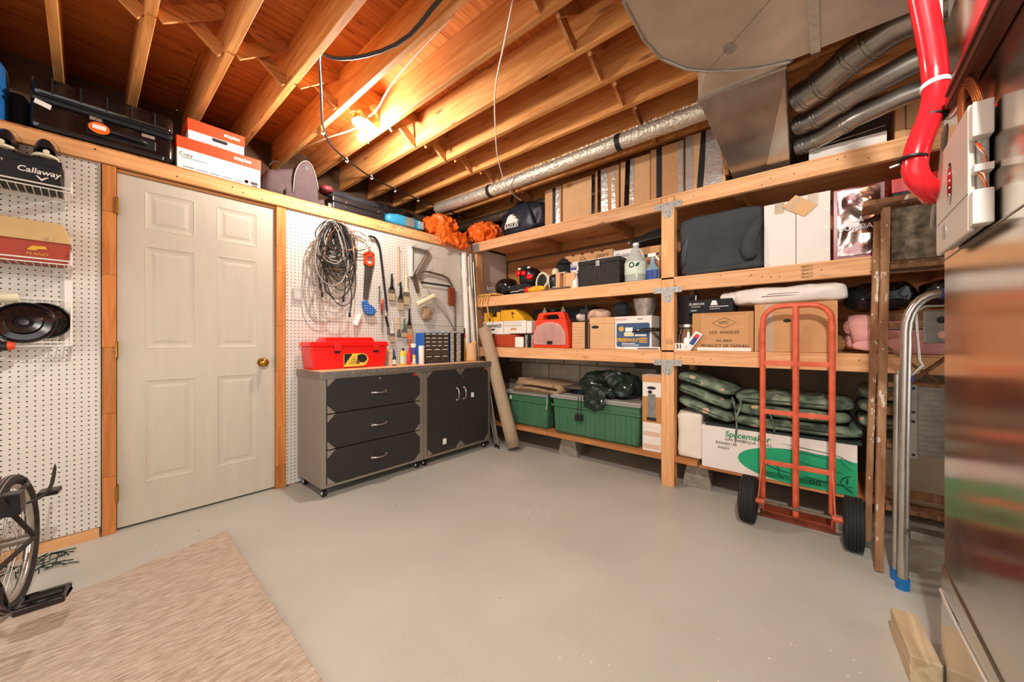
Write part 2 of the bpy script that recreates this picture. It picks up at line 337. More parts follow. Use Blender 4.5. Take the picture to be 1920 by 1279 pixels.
def peg_mat():
    m = bpy.data.materials.new('pegboard'); m.use_nodes = True; nt = m.node_tree; N = nt.nodes; L = nt.links; b = N['Principled BSDF']
    b.inputs['Roughness'].default_value = .55
    tc = N.new('ShaderNodeTexCoord'); sx = N.new('ShaderNodeSeparateXYZ'); L.new(tc.outputs['Object'], sx.inputs[0])
    def cell(o):
        d = N.new('ShaderNodeMath'); d.operation = 'DIVIDE'; d.inputs[1].default_value = .0254; L.new(o, d.inputs[0])
        f = N.new('ShaderNodeMath'); f.operation = 'FRACT'; L.new(d.outputs[0], f.inputs[0])
        s = N.new('ShaderNodeMath'); s.operation = 'SUBTRACT'; s.inputs[1].default_value = .5; L.new(f.outputs[0], s.inputs[0])
        p = N.new('ShaderNodeMath'); p.operation = 'POWER'; p.inputs[1].default_value = 2; L.new(s.outputs[0], p.inputs[0]); return p.outputs[0]
    a = N.new('ShaderNodeMath'); L.new(cell(sx.outputs[0]), a.inputs[0]); L.new(cell(sx.outputs[2]), a.inputs[1])
    l = N.new('ShaderNodeMath'); l.operation = 'LESS_THAN'; l.inputs[1].default_value = .019; L.new(a.outputs[0], l.inputs[0])
    n = N.new('ShaderNodeTexNoise'); n.inputs['Scale'].default_value = 3; L.new(tc.outputs['Object'], n.inputs['Vector'])
    r = N.new('ShaderNodeValToRGB'); e = r.color_ramp.elements; e[0].color = (*lin('#cdc5b8'), 1); e[1].color = (*lin('#e0d9cd'), 1); L.new(n.outputs['Fac'], r.inputs[0])
    mx = N.new('ShaderNodeMix'); mx.data_type = 'RGBA'; L.new(l.outputs[0], mx.inputs[0]); L.new(r.outputs[0], mx.inputs[6]); mx.inputs[7].default_value = (.012, .009, .007, 1)
    L.new(mx.outputs[2], b.inputs['Base Color']); MATS['pegboard'] = m
peg_mat()
def brushed():
    m = bpy.data.materials.new('brushed_sheet'); m.use_nodes = True; nt = m.node_tree; N = nt.nodes; L = nt.links; b = N['Principled BSDF']
    b.inputs['Metallic'].default_value = 1; b.inputs['Base Color'].default_value = (*lin('#d2cabf'), 1)
    tc = N.new('ShaderNodeTexCoord'); n = N.new('ShaderNodeTexNoise'); n.inputs['Scale'].default_value = 7; n.inputs['Detail'].default_value = 6; L.new(tc.outputs['Object'], n.inputs['Vector'])
    mr = N.new('ShaderNodeMapRange'); mr.inputs[3].default_value = .12; mr.inputs[4].default_value = .24; L.new(n.outputs['Fac'], mr.inputs[0]); L.new(mr.outputs[0], b.inputs['Roughness'])
    n2 = N.new('ShaderNodeTexNoise'); n2.inputs['Scale'].default_value = 2.2; n2.inputs['Detail'].default_value = 2; L.new(tc.outputs['Object'], n2.inputs['Vector'])
    bp = N.new('ShaderNodeBump'); bp.inputs['Strength'].default_value = .12; bp.inputs['Distance'].default_value = .02; L.new(n2.outputs['Fac'], bp.inputs['Height']); L.new(bp.outputs[0], b.inputs['Normal'])
    MATS['brushed_sheet'] = m
brushed()

# ================================================================== the setting
struct(obj('floor', G().box(-3.2, 3.6, -3.2, 3.9, -.1, 0), 'floor_paint'))
wr = struct(obj('wall_right', G().box(3.44, 3.6, -3.2, 3.9, 0, 2.84), mat('dim_wall', '#6a5643', .9, nz=.2, ns=5)))
for r in range(5):                         # painted blocks that show behind the lower shelves
    for c in range(4):
        y1 = 3.0-c*.4-(r % 2)*.2; z0 = .02+r*.2
        obj('block', G().box(3.428, 3.442, y1-.392, y1, z0, z0+.192), 'block_wall', wr, bevel=.004, seg=1)
struct(obj('wall_back', G().box(-3.2, 3.44, 3.78, 3.9, 0, 2.84), 'dark_wall'))
# pegboard partition
pg = struct(obj('wall_left', G().box(-1.6, .056, 3.04, 3.046, .055, 2.056), 'pegboard'))
for x in (-1.58, -.8, .0): obj('stud', G().box(x, x+.038, 3.047, 3.136, 0, 2.05), 'post_wood', pg)
pr_ = struct(obj('wall_front', G().box(.968, 2.83, 3.04, 3.046, .01, 1.226), 'pegboard'))
obj('upper_sheet', G().box(.968, 2.83, 3.0395, 3.0455, 1.2285, 2.056), 'pegboard', pr_)
for x in (1.0, 1.6, 2.2, 2.75): obj('stud', G().box(x, x+.038, 3.048, 3.136, 0, 2.05), 'post_wood', pr_)
struct(obj('wall_corner', G().box(2.83, 3.42, 3.04, 3.046, 1.0, 2.12), 'pegboard'))
struct(obj('baseboard_left', G().box(-1.6, .05, 3.028, 3.039, 0, .052), 'plate_wood'))
lp = struct(obj('trim_1', G().box(-1.6, 2.808, 3.02, 3.058, 2.058, 2.138), 'plate_wood', bevel=.003))     # face board of the ledge
random.seed(3)
for k in range(26):
    x = random.uniform(0, 2.7); z = random.uniform(2.07, 2.13); obj('nail', G().cyl((x, 3.0185, z), (x, 3.021, z), .004, n=8), 'nail', lp)
struct(obj('trim_2', G().box(-1.6, 2.82, 3.03, 3.77, 2.139, 2.149), 'board_wood'))                       # ledge deck
# door and its frame
fr = struct(obj('trim_3', G().box(.116, .903, 3.05, 3.13, 2.037, 2.052), 'plate_wood'))                   # head of the frame
random.seed(5)
for x0, x1 in ((.060, .114), (.905, .964)):
    z = 0.0
    while z < 2.05:
        h = min(random.uniform(.16, .42), 2.056-z); obj('jamb_piece', G().box(x0, x1, 3.03, 3.13, z, z+h-.0006), 'jamb_wood', fr, bevel=.002, seg=1); z += h
mat('door_paint', '#c3b9a7', .5, nz=.03, ns=5, bump=.12, bs=70, stretch=(4, 4, .5))
X0, X1, Z0, Z1 = .118, .902, .014, 2.034
cols = [(.228, .457), (.565, .794)]; rows = [(.242, .848), (1.030, 1.640), (1.738, 1.968)]
g = G(); xs = [X0]+[v for c in cols for v in c]+[X1]; zs = [Z0]+[v for r in rows for v in r]+[Z1]
for i in range(len(xs)-1):
    for j in range(len(zs)-1):
        if i in (1, 3) and j in (1, 3, 5): continue
        g.box(xs[i], xs[i+1], 3.06, 3.098, zs[j], zs[j+1])
dr = struct(obj('door_1', g, 'door_paint'))
for (a, b) in cols:
    for (c, d) in rows:
        g = G(); rings = [(0, 3.06), (.004, 3.0585), (.010, 3.0615), (.026, 3.0640), (.034, 3.0640), (.050, 3.0608), (.052, 3.0608)]
        vs = []
        for o_, yy in rings: vs += [(a+o_, yy, c+o_), (b-o_, yy, c+o_), (b-o_, yy, d-o_), (a+o_, yy, d-o_)]
        fs = [(k*4+i, k*4+(i+1) % 4, k*4+4+(i+1) % 4, k*4+4+i) for k in range(len(rings)-1) for i in range(4)]+[tuple(range(len(vs)-4, len(vs)))]
        g.add(vs, fs); obj('panel', g, 'door_paint', dr)
g = G().cyl((.823, 3.0595, .924), (.823, 3.052, .924), .031, .029, n=28).cyl((.823, 3.055, .924), (.823, 3.022, .924), .012)
g.lathe([(.0, -.068), (.014, -.067), (.026, -.058), (.029, -.046), (.024, -.036), (.012, -.030)], (.823, 3.06, .924), axis='y', n=28)
kb = obj('door_knob', g, 'brass', dr, smooth=40)
for z in (.22, 1.03, 1.84):
    g = G().cyl((.1155, 3.028, z-.045), (.1155, 3.028, z+.045), .006, n=10).box(.1165, .124, 3.03, 3.059, z-.045, z+.045)
    h = obj('hinge', g, 'brass', dr)
    for dz in (-.03, 0, .03): obj('hinge_screw', G().cyl((.106, 3.0275, z+dz), (.106, 3.03, z+dz), .003, n=8), 'steel', h)
obj('strike_plate', G().box(.9025, .9045, 3.03, 3.058, .89, .96), 'brass', dr)

# ------------------------------------------------------------------ ceiling: plywood subfloor, joists, bridging
ZJ = 2.60
ce = struct(obj('ceiling', G().box(-3.2, 3.44, -3.2, 3.78, 2.860, 2.90), 'ply_wood'))
random.seed(11)
for i in range(-2, 3):
    for j in range(6):
        x0 = -3.2+ (i+2)*2.44 - (1.22 if j % 2 else 0)
        xa, xb = max(-3.2, x0), min(3.44, x0+2.437); ya, yb = -3.2+j*1.22, min(3.78, -3.2+j*1.22+1.217)
        if xb-xa > .05: obj('plywood_panel', G().box(xa, xb, ya, yb, 2.836, 2.859), 'ply_wood', ce)
jm = bpy.data.meshes.new('joist')
def JX(k): return .220+.301*k
g0 = G().box(-.038, 0, -3.2, 3.77, ZJ, 2.8355)
first = obj('joist', g0, 'joist_wood', ce, bevel=.003, seg=1)
first.location.x = JX(-6)
for k in range(-5, 11):
    o = first.copy(); COL.objects.link(o); o.parent = ce; o.location.x = JX(k); o.name = 'joist'
def brace(k, y, mi):
    xa, xb = JX(k)+.003, JX(k+1)-.041
    obj('brace', G().bar((xa, y, ZJ+.015), (xb, y+.03, 2.825), .064, .018, up=(0, 1, 0)), 'brace_wood', ce)
    obj('brace', G().bar((xa, y+.075, 2.825), (xb, y+.055, ZJ+.015), .064, .018, up=(0, 1, 0)), 'brace_wood', ce)
for k in range(-5, 10):
    brace(k, 2.40, 0); brace(k, .96, 0)
# solid blocking behind the ledge
for k in range(-2, 10):
    pass

# ================================================================== the shelving
sh = thing('storage_shelving', 'tall built-in shelving of pale lumber along the right wall', 'shelving', (2.814, 1.0, 0))
def SP(name, g, m, **kw):
    """part of the shelving given in room coordinates"""
    g.v = [(a-2.814, b-1.0, c) for a, b, c in g.v]; return obj(name, g, m, kw.pop('parent', sh), **kw)
XF = 2.814
LV = ((2.052, 2.139), (1.442, 1.531), (.905, .994))
random.seed(21)
for z0, z1 in LV:
    for ya, yb in ((.954, 3.018), (-1.6, .858)):
        b = SP('beam', G().box(XF, XF+.038, ya, yb, z0, z1), 'beam_wood', bevel=.002, seg=1)
        for q in range(9):
            y = random.uniform(ya, yb) if ya > 0 else random.uniform(-.2, yb); z = random.uniform(z0+.01, z1-.01)
            SP('nail', G().cyl((XF-.001, y, z), (XF+.002, y, z), .0035, n=8), 'nail', parent=b)
    SP('back_board', G().box(3.429, 3.436, -1.6, 3.02, z1+.02, z1+.50), 'board_wood') if z1 < 2 and z1 > .9 else None
    SP('ledger', G().box(3.39, 3.428, -1.6, 3.02, z0, z1), 'board_wood')
    for y in (2.2, 1.4, .45, -.5): SP('cross_rail', G().box(XF+.04, 3.388, y, y+.038, z0, z1), 'board_wood')
    SP('shelf_board', G().box(XF-.001, 3.428, -1.6, 3.02, z1+.0005, z1+.0125), 'beam_wood')
SP('post', G().box(XF-.001, XF+.072, .860, .952, 0, 2.1385), 'post_wood', bevel=.002, seg=1)
SP('post', G().box(XF+.04, XF+.13, 2.98, 3.018, 0, 2.051), 'post_wood', bevel=.002, seg=1)
SP('post', G().box(3.34, 3.428, .86, .898, 0, 2.051), 'post_wood')
# low platform
SP('low_board', G().box(XF, XF+.14, 2.0, 2.98, .188, .226), 'plate_low' if 'plate_low' in MATS else 'board_wood', bevel=.002, seg=1)
SP('low_board', G().box(XF, XF+.14, .953, 1.995, .188, .226), 'board_wood', bevel=.002, seg=1)
SP('low_board', G().box(XF, XF+.14, .705, .859, .188, .226), 'board_wood', bevel=.002, seg=1)
for q in range(3): SP('low_board', G().box(XF+.145+q*.15, XF+.29+q*.15, .705, 2.98, .188, .226), 'board_wood', bevel=.002, seg=1)
SP('low_board', G().box(XF+.01, XF+.6, -1.2, .698, .184, .197), 'board_wood')
# galvanised nail plates
def tplate(zc, y=.906):
    g = G(); pts = []
    w2, h = .10, .042
    poly = [(y+w2, zc-h/2), (y+w2, zc+h/2), (y-w2, zc+h/2), (y-w2, zc-h/2), (y-.036, zc-h/2)]
    for i in range(9):
        t = PI*i/8; poly.append((y-.036*math.cos(t), zc-.06-.035*math.sin(t)))
    poly.append((y+.036, zc-h/2))
    b = SP('nail_plate', g.prism(poly, 'x', XF-.0035, XF-.0012), 'galv_plate')
    for a, c in ((.085, -.005), (.05, .003), (.0, .005), (-.05, .0), (-.085, .008), (.012, -.05), (-.014, -.052), (-.012, -.082)):
        SP('nail', G().cyl((XF-.0045, y+a, zc+c), (XF-.0015, y+a, zc+c), .0036, n=8), 'nail', parent=b)
tplate(2.078); tplate(1.452); tplate(.915)
g = G().box(XF-.003, XF-.001, 2.90, 3.018, 2.056, 2.136); c_ = SP('nail_plate', g, 'galv_plate')
for a, c in ((2.93, 2.07), (2.94, 2.12), (2.99, 2.12), (2.99, 2.08), (2.96, 2.1)): SP('nail', G().cyl((XF-.004, a, c), (XF-.002, a, c), .0036, n=8), 'nail', parent=c_)
# grading stamps on the lumber
def stamp(y, z, body, size=.017, rot=0):
    t = text(sh, body, 0, 0, size, 'ink_soft', name='grade_stamp', y=0)
    for v in t.data.vertices:
        a, b, c = v.co; ca, sa = math.cos(rot), math.sin(rot); a, c = a*ca-c*sa, a*sa+c*ca
        v.co = (-.0015, y-1.0-a, z+c)
for i in range(4): stamp(.10, 1.522-i*.021, 'SELECT')
for i in range(4): stamp(.905-.02+i*.013-.012, 1.07, 'SELECT', .012, PI/2)
# concrete blocks that carry the low platform
def deck_block(x, y, label):
    t = thing('concrete_block', label, 'block', (x, y, 0), .1, 'concrete supports under the low shelf')
    obj('block_body', G().hexa([(-.06, -.10, 0), (.20, -.08, 0), (.20, .08, 0), (-.06, .10, 0), (-.05, -.065, .182), (.2, -.05, .182), (.2, .05, .182), (-.05, .065, .182)]), 'concrete', t, bevel=.006)
deck_block(2.99, 1.85, 'grey concrete block under the low shelf below the large green tote')
deck_block(2.985, .742, 'grey concrete block under the low shelf right of the wooden post')

# ================================================================== light bulbs
def bulb(x, y, label, watt, join=True):
    t = thing('ceiling_light', label, 'light', (x, y, ZJ))
    obj('junction_box', G().lathe([(.05, .0), (.05, -.012), (.046, -.016)], (0, 0, 0), n=24), 'galv', t, smooth=40)
    obj('lamp_holder', G().lathe([(.066, -.0162), (.066, -.022), (.052, -.034), (.030, -.046), (.022, -.060), (.0, -.060)], n=32), 'porcelain', t, smooth=50)
    bl = obj('bulb', G().lathe([(.013, -.0605), (.014, -.075), (.022, -.092), (.029, -.108), (.030, -.120), (.026, -.133), (.015, -.143), (0, -.147)], n=24), 'bulb_glow', t, smooth=True)
    obj('pull_string', G().tube([(.05, 0, -.03), (.052, .0, -.1), (.05, .005, -.14)], .0012, 5), 'cord_white', t)
    if join: obj('mounting_block', G().box(-.06, .06, -.02, .02, .0005, .02), 'brace_wood', t)
    ld = bpy.data.lights.new('bulb_light', 'POINT'); ld.energy = watt; ld.color = BULB_COL; ld.shadow_soft_size = .037; ld.use_soft_falloff = False
    lo = bpy.data.objects.new('bulb_light', ld); COL.objects.link(lo); lo.parent = t; lo.location = (0, 0, -.115)
    return t
bulb(1.245, 2.44, 'bare glowing bulb in a white porcelain holder under the joists', BULB_W)
bulb(.10, -.20, 'bare bulb in a porcelain holder overhead beside the furnace and duct', BULB2_W)
# ================================================================== cabinets and worktop under the pegboard
def handle(parent, c, horizontal, m='chrome'):
    L = .055; pts = []
    for i in range(11):
        u = -1+2*i/10; d = -.028*(1-abs(u)**4)-.004
        pts.append((c[0]+u*L, c[1]+d, c[2]) if horizontal else (c[0], c[1]+d, c[2]+u*L))
    g = G().tube(pts, [.0075 if abs(i-5) > 3 else .0055 for i in range(11)], 8)
    for s in (-1, 1):
        p = (c[0]+s*L, c[1], c[2]) if horizontal else (c[0], c[1], c[2]+s*L)
        g.cyl((p[0], p[1]-.004, p[2]), (p[0], p[1]-.0002, p[2]), .012, n=14)
    return obj('handle', g, m, parent, smooth=50)
def corner(parent, x, z, sx, sz, y, s=.055):
    g = G().prism([(x, z), (x+sx*s, z), (x, z+sz*s)], 'y', y-.003, y-.0004); o = obj('corner_plate', g, 'cab_trim', parent)
    for a, b in ((.3, .3), (.62, .14), (.14, .62)):
        g = G().lathe([(0, -.0025), (.003, -.0018), (.0038, 0)], (x+sx*s*a, y-.003, z+sz*s*b), axis='y', n=8); obj('rivet', g, 'chrome', o)
def caster(parent, x, y):
    g = G().box(x-.018, x+.018, y-.03, y+.03, .058, .069).cyl((x-.013, y, .0275), (x+.013, y, .0275), .027, n=20)
    o = obj('caster', g, 'black_plastic', parent); obj('caster_cap', G().cyl((x-.0145, y, .0275), (x-.0132, y, .0275), .011, n=14), 'white', o)
YC = 2.60
def cabinet(name, label, x0, x1):
    t = thing(name, label, 'cabinet', (x0, YC, 0)); W = x1-x0
    g = G().box(0, .018, .004, .42, .07, .818).box(W-.018, W, .004, .42, .07, .818).box(.018, W-.018, .4, .42, .07, .818).box(.018, W-.018, .004, .4, .07, .09)
    g.box(.018, W-.018, .02, .4, .79, .818)
    obj('body', g, 'cab_side', t, bevel=.002, seg=1)
    g = G().box(0, .034, 0, .0035, .07, .818).box(W-.034, W, 0, .0035, .07, .818).box(.034, W-.034, 0, .0035, .07, .086)
    obj('front_frame', g, 'cab_trim', t)
    obj('base_rail', G().box(.01, W-.01, .03, .05, .055, .0695).box(.01, W-.01, .38, .40, .055, .0695), 'black', t)
    for x in (.035, W-.035):
        for y in (.045, .375): caster(t, x, y)
    return t, W
ca, W = cabinet('drawer_cabinet', 'grey steel cabinet with three black drawers beside the door', 1.040, 1.868)
for i, (z0, z1) in enumerate(((.090, .326), (.332, .572), (.578, .816))):
    d = obj('drawer', G().box(.037, W-.037, -.006, .38, z0, z1), 'cab_dark', ca, bevel=.002, seg=1)
    handle(d, (W/2+.005, -.0065, (z0+z1)/2-(.005 if i < 2 else .008)), True)
    for sx, x in ((1, .038), (-1, W-.038)):
        if i != 1 or True: corner(d, x, z0+.001, sx, 1, -.006)
        corner(d, x, z1-.001, sx, -1, -.006)
    if i == 2:
        obj('lock', G().lathe([(0, -.008), (.009, -.007), (.011, -.0002)], (W/2+.01, -.006, z1-.024), axis='y', n=16), 'chrome', d, smooth=40)
        obj('badge', G().box(W-.105, W-.055, -.0085, -.0065, z1-.028, z1-.012), 'red', d)
cb, W = cabinet('door_cabinet', 'grey steel cabinet with two black doors beside the rolled carpet', 1.874, 2.672)
mid = W/2
for s, (xa, xb) in ((-1, (.030, mid-.002)), (1, (mid+.002, W-.030))):
    d = obj('door', G().box(xa, xb, -.006, .012, .094, .816), 'cab_dark', cb, bevel=.002, seg=1)
    handle(d, (mid+s*.042, -.0065, .585), False)
    for x, sx in ((xa+.001, 1), (xb-.001, -1)):
        corner(d, x, .095, sx, 1, -.006); corner(d, x, .815, sx, -1, -.006)
    if s > 0:
        obj('lock', G().lathe([(0, -.008), (.009, -.007), (.011, -.0002)], (mid+.03, -.006, .745), axis='y', n=16), 'chrome', d, smooth=40)
        obj('sticker', G().box(.535, .57, -.0078, -.0062, .535, .578), 'paper_white', d); obj('badge', G().box(W-.09, W-.045, -.0085, -.0065, .79, .806), 'red', d)
    else: obj('sticker', G().box(.195, .235, -.0078, -.0062, .155, .205), 'paper_white', d)
wt = thing('worktop', 'tan worktop edged in diamond plate over the two cabinets', 'worktop', (1.035, 2.585, .8185))
obj('top_board', G().box(.003, 1.642, .006, .44, 0, .046), 'cab_top', wt, bevel=.002, seg=1)
e = obj('edge_strip', G().box(0, 1.645, -.002, .005, -.004, .048).box(-.002, .0025, .005, .44, -.002, .048), 'tread_plate', wt, bevel=.0015, seg=1)
g = G()
for i in range(66):
    x = .02+i*.0246
    g.blob((x, -.0025, .030), (.009, .0022, .0035), nu=8, nv=4); v = g.v[-40:]; n_ = len(g.v)
    for q in range(n_-40, n_):
        a, b, c = g.v[q]; dx, dz = a-x, c-.030; g.v[q] = (x+dx*.7-dz*.7, b, .030+dx*.7+dz*.7)
    if i % 2 == 0: g.blob((x+.012, -.0025, .012), (.003, .002, .003), nu=8, nv=4)
obj('tread_bumps', g, 'tread_plate', e, smooth=True)
# ------------------------------------------------------------------ things on the worktop (z = .8655)
ZW = .8655
def wk(name, label, cat, x, y=2.80, group=None, rz=0): return thing(name, label, cat, (x, y, ZW), rz, group)
t = wk('toolbox', 'large red plastic toolbox with a yellow label on the worktop', 'toolbox', 1.052, 2.80)
W, D = .60, .20
obj('body', G().hexa([(.022, .01, 0), (W-.022, .01, 0), (W-.022, D-.01, 0), (.022, D-.01, 0), (0, 0, .17), (W, 0, .17), (W, D, .17), (0, D, .17)]), 'red_bright', t, bevel=.008)
lid = obj('lid', G().hexa([(-.012, -.010, .1705), (W+.012, -.010, .1705), (W+.012, D+.006, .1705), (-.012, D+.006, .1705), (.0, 0, .205), (W, 0, .205), (W, D, .205), (0, D, .205)]), 'red_bright', t, bevel=.006)
obj('lid_crown', G().hexa([(.10, .02, .2055), (W-.10, .02, .2055), (W-.10, D-.02, .2055), (.10, D-.02, .2055), (.115, .035, .238), (W-.115, .035, .238), (W-.115, D-.035, .238), (.115, D-.035, .238)]), 'red_bright', lid, bevel=.006)
for x in (.16, .47):
    l = obj('latch', G().box(x, x+.05, -.016, -.0105, .135, .195), 'red', t, bevel=.002, seg=1); obj('latch_catch', G().box(x+.006, x+.044, -.008, .004, .118, .134), 'black', l)
l = obj('label', G().prism([(.235, .012), (.235, .112), (.39, .112), (.415, .1), (.43, .065), (.415, .03), (.39, .012)], 'y', -.0045, .006), 'yellow_lab', t)
obj('label_dark', G().prism([(.236, .025), (.236, .111), (.30, .111)], 'y', -.0055, -.0047), 'black', l)
obj('label_photo', G().prism([(.335, .045), (.34, .10), (.38, .108), (.41, .095), (.42, .065), (.395, .04)], 'y', -.0055, -.0047), 'leather', l)
obj('label_photo', G().box(.33, .355, -.006, -.0048, .03, .06), 'rug_dark', l)
for z in (.035, .05, .065, .08): obj('label_line', G().box(.275+(z-.035)*.6, .325, -.0055, -.0047, z, z+.004), 'ink', l)
t = wk('wood_offcut', 'pale wood offcut standing beside the red toolbox', 'wood', 1.678, 2.82); obj('wood_piece', G().box(0, .036, 0, .09, 0, .14), 'pale_block', t, bevel=.002)
def bottle(name, label, x, y, prof, m, capm=None, cap=None, lab=None, sx=1, sy=1, group='bottles and cans on the worktop', cat='bottle'):
    t = wk(name, label, cat, x, y, group)
    obj('body', G().lathe(prof, n=20, sx=sx, sy=sy), m, t, smooth=40)
    if cap: obj('cap', G().lathe(cap, n=16, sx=1, sy=1), capm, t, smooth=40)
    if lab: obj('label', G().lathe([(lab[0]+.0008, lab[1]), (lab[0]+.0008, lab[2])], n=20, sx=sx, sy=sy), lab[3], t, smooth=40)
    return t
bottle('spray_can', 'grey can with a blue cap beside the wood offcut', 1.735, 2.86, [(.016, 0), (.017, .004), (.017, .085), (.012, .094)], 'steel', 'blue_dark', [(.016, .0945), (.016, .13), (.012, .136), (0, .136)], (.017, .03, .075, 'label_pale'))
bottle('squeeze_bottle', 'small dark bottle with a pale label in front of the blue-capped can', 1.716, 2.80, [(.014, 0), (.015, .07), (.008, .085)], 'black_plastic', 'blue_dark', [(.008, .0855), (.008, .115), (0, .116)], (.015, .01, .05, 'label_pale'))
bottle('glue_bottle', 'yellow glue bottle with a black cap on the worktop', 1.80, 2.80, [(.027, 0), (.029, .004), (.029, .105), (.014, .125)], 'yellow_lab', 'black_plastic', [(.011, .1255), (.010, .145), (0, .147)], (.029, .015, .075, 'label_pale'), sy=.6)
bottle('oil_bottle', 'slim red bottle with a spout beside the yellow glue bottle', 1.86, 2.80, [(.017, 0), (.018, .10), (.010, .115)], 'red_bright', 'red', [(.006, .1155), (.004, .14), (0, .141)], sy=.8)
bottle('small_tin', 'small yellow tin in front of the slim red bottle', 1.895, 2.775, [(.014, 0), (.014, .085), (0, .0852)], 'yellow_lab', lab=(.014, .01, .05, 'label_pale'), cat='tin')
bottle('caulking_tube', 'white caulking tube printed in blue on the worktop', 1.925, 2.83, [(.023, 0), (.023, .165), (.0, .166)], 'paper_white', 'white', [(.024, .1665), (.024, .18), (.008, .185), (0, .186)], (.023, .02, .15, 'purple_blue'))
bottle('white_cylinder', 'plain white cardboard cylinder beside the blue drawer organizer', 1.972, 2.775, [(.024, 0), (.025, .002), (.025, .165), (.0, .166)], 'paper_white', cat='tube')
t = wk('plastic_wrench', 'orange plastic wrench standing behind the white cardboard cylinder', 'wrench', 1.955, 2.93)
obj('shank', G().box(-.008, .008, -.004, .004, 0, .235), 'orange', t, bevel=.002); obj('jaw', G().prism([(-.022, .236), (.022, .236), (.022, .27), (.008, .27), (.008, .255), (-.008, .255), (-.008, .27), (-.022, .27)], 'y', -.004, .004), 'orange', t)
# drawer organizers
def organizer(name, label, x, w_, h_, rows, body, dm, y=2.80, d=.135, gap=.003):
    t = wk(name, label, 'organizer', x, y)
    obj('case', G().box(0, w_, .004, d, 0, .003).box(0, w_, .004, d, h_-.003, h_).box(0, .003, .004, d, .003, h_-.003).box(w_-.003, w_, .004, d, .003, h_-.003).box(.003, w_-.003, .02 if gap > .01 else d-.003, d, .003, h_-.003), body, t)
    z = h_-.006
    for n_, rh in rows:
        for k in range(n_):
            a = .006+k*(w_-.012)/n_; b = .006+(k+1)*(w_-.012)/n_-gap
            dd = obj('drawer', G().box(a, b, 0, .0195 if gap > .01 else d-.01, z-rh+.003, z), dm, t, bevel=.001, seg=1)
            obj('pull', G().box(a+(b-a)*.2, b-(b-a)*.2, -.006, -.0003, z-.008, z-.002), 'paper_white', dd)
        z -= rh
    return t
mat('drawer_smoke', '#4d4039', .18, alpha=.9, nz=.4, ns=30); mat('drawer_clear', '#a49c92', .2, nz=.3, ns=40)
organizer('drawer_organizer', 'blue steel organizer with rows of small clear drawers', 2.020, .292, .282, [(4, .036)]*4+[(3, .065), (3, .063)], 'blue', 'drawer_smoke')
organizer('drawer_organizer', 'black organizer with two columns of clear drawers behind brown paper', 2.325, .185, .285, [(2, .056)]*5, 'black_plastic', 'drawer_clear', d=.13, gap=.045)
g = G(); random.seed(4)
for k in range(16):
    g.blob((2.04+k*.03+random.uniform(-.008, .008), 2.87+random.uniform(-.03, .03), ZW+.292+random.uniform(0, .012)), (random.uniform(.012, .025), random.uniform(.01, .02), .008), p=2.5, seed=k, amp=.004, freq=40, nu=10, nv=6)
o = obj('hardware_scraps', g, 'clear_grey'); tag(o, 'loose clear packets of hardware heaped on top of the organizers', 'hardware'); o['kind'] = 'stuff'
t = wk('kraft_roll', 'torn brown kraft paper standing rolled at the worktop end', 'paper', 2.575, 2.76)
def kr(u, v):
    a = 2*PI*u*1.1; r = .066+.004*math.sin(a*3)-.012*u; tp = .19+(.02*math.sin(a*2+1)); z = v*tp
    if v > .95 and math.cos(a-3.9) > .5: z -= .045
    return (r*math.cos(a)*(1.0-.14*v), r*math.sin(a)*.8*(1-.14*v), z)
obj('paper_sheet', G().grid(kr, 40, 8), 'card_light', t, smooth=60, solid=.0015)
t = wk('pole_saw', 'yellow handled tool standing behind the kraft paper roll', 'tool', 2.60, 2.90)
obj('grip', G().cyl((0, 0, .0), (0, 0, .24), .012, .010, n=12), 'yellow', t); obj('collar', G().cyl((0, 0, .2405), (0, 0, .275), .014, .012, n=12), 'red', t); obj('shaft', G().cyl((0, 0, .2755), (0, 0, .34), .009, .007, n=10), 'black', t)

# ------------------------------------------------------------------ rolled carpet, rods and pipes in the corner
t = thing('carpet_roll', 'beige carpet rolled up and leaning in the corner by the cabinets', 'carpet', (2.737, 2.34, .002))
p0 = Vector((0, 0, .03)); p1 = Vector((-.004, .405, 1.20)); ax = (p1-p0).normalized(); a_ = ax.orthogonal().normalized(); b_ = ax.cross(a_)
def spiral(u, v):
    th = 2*PI*4*u; r = .018+.048*u; p = p0.lerp(p1, v)
    return p+(a_*math.cos(th)+b_*math.sin(th))*r
obj('carpet_sheet', G().grid(spiral, 130, 6), 'roll_carpet', t, smooth=60, solid=.009)
for i, (x, y, x2, y2, z2) in enumerate(((2.70, 2.55, 2.69, 2.74, .85), (2.717, 2.545, 2.712, 2.73, .88), (2.738, 2.55, 2.735, 2.74, .86), (2.690, 2.50, 2.688, 2.66, .80))):
    t = thing('metal_rod', 'thin metal rod leaning between the cabinet and the carpet roll', 'rod', (x, y, .001), 0, 'rods leaning beside the cabinet')
    obj('rod', G().cyl((0, 0, .02), (x2-x, y2-y, z2), .006, n=8), 'steel', t); obj('foot', G().cyl((0, 0, 0), (0, 0, .03), .010, n=8), 'black', t)
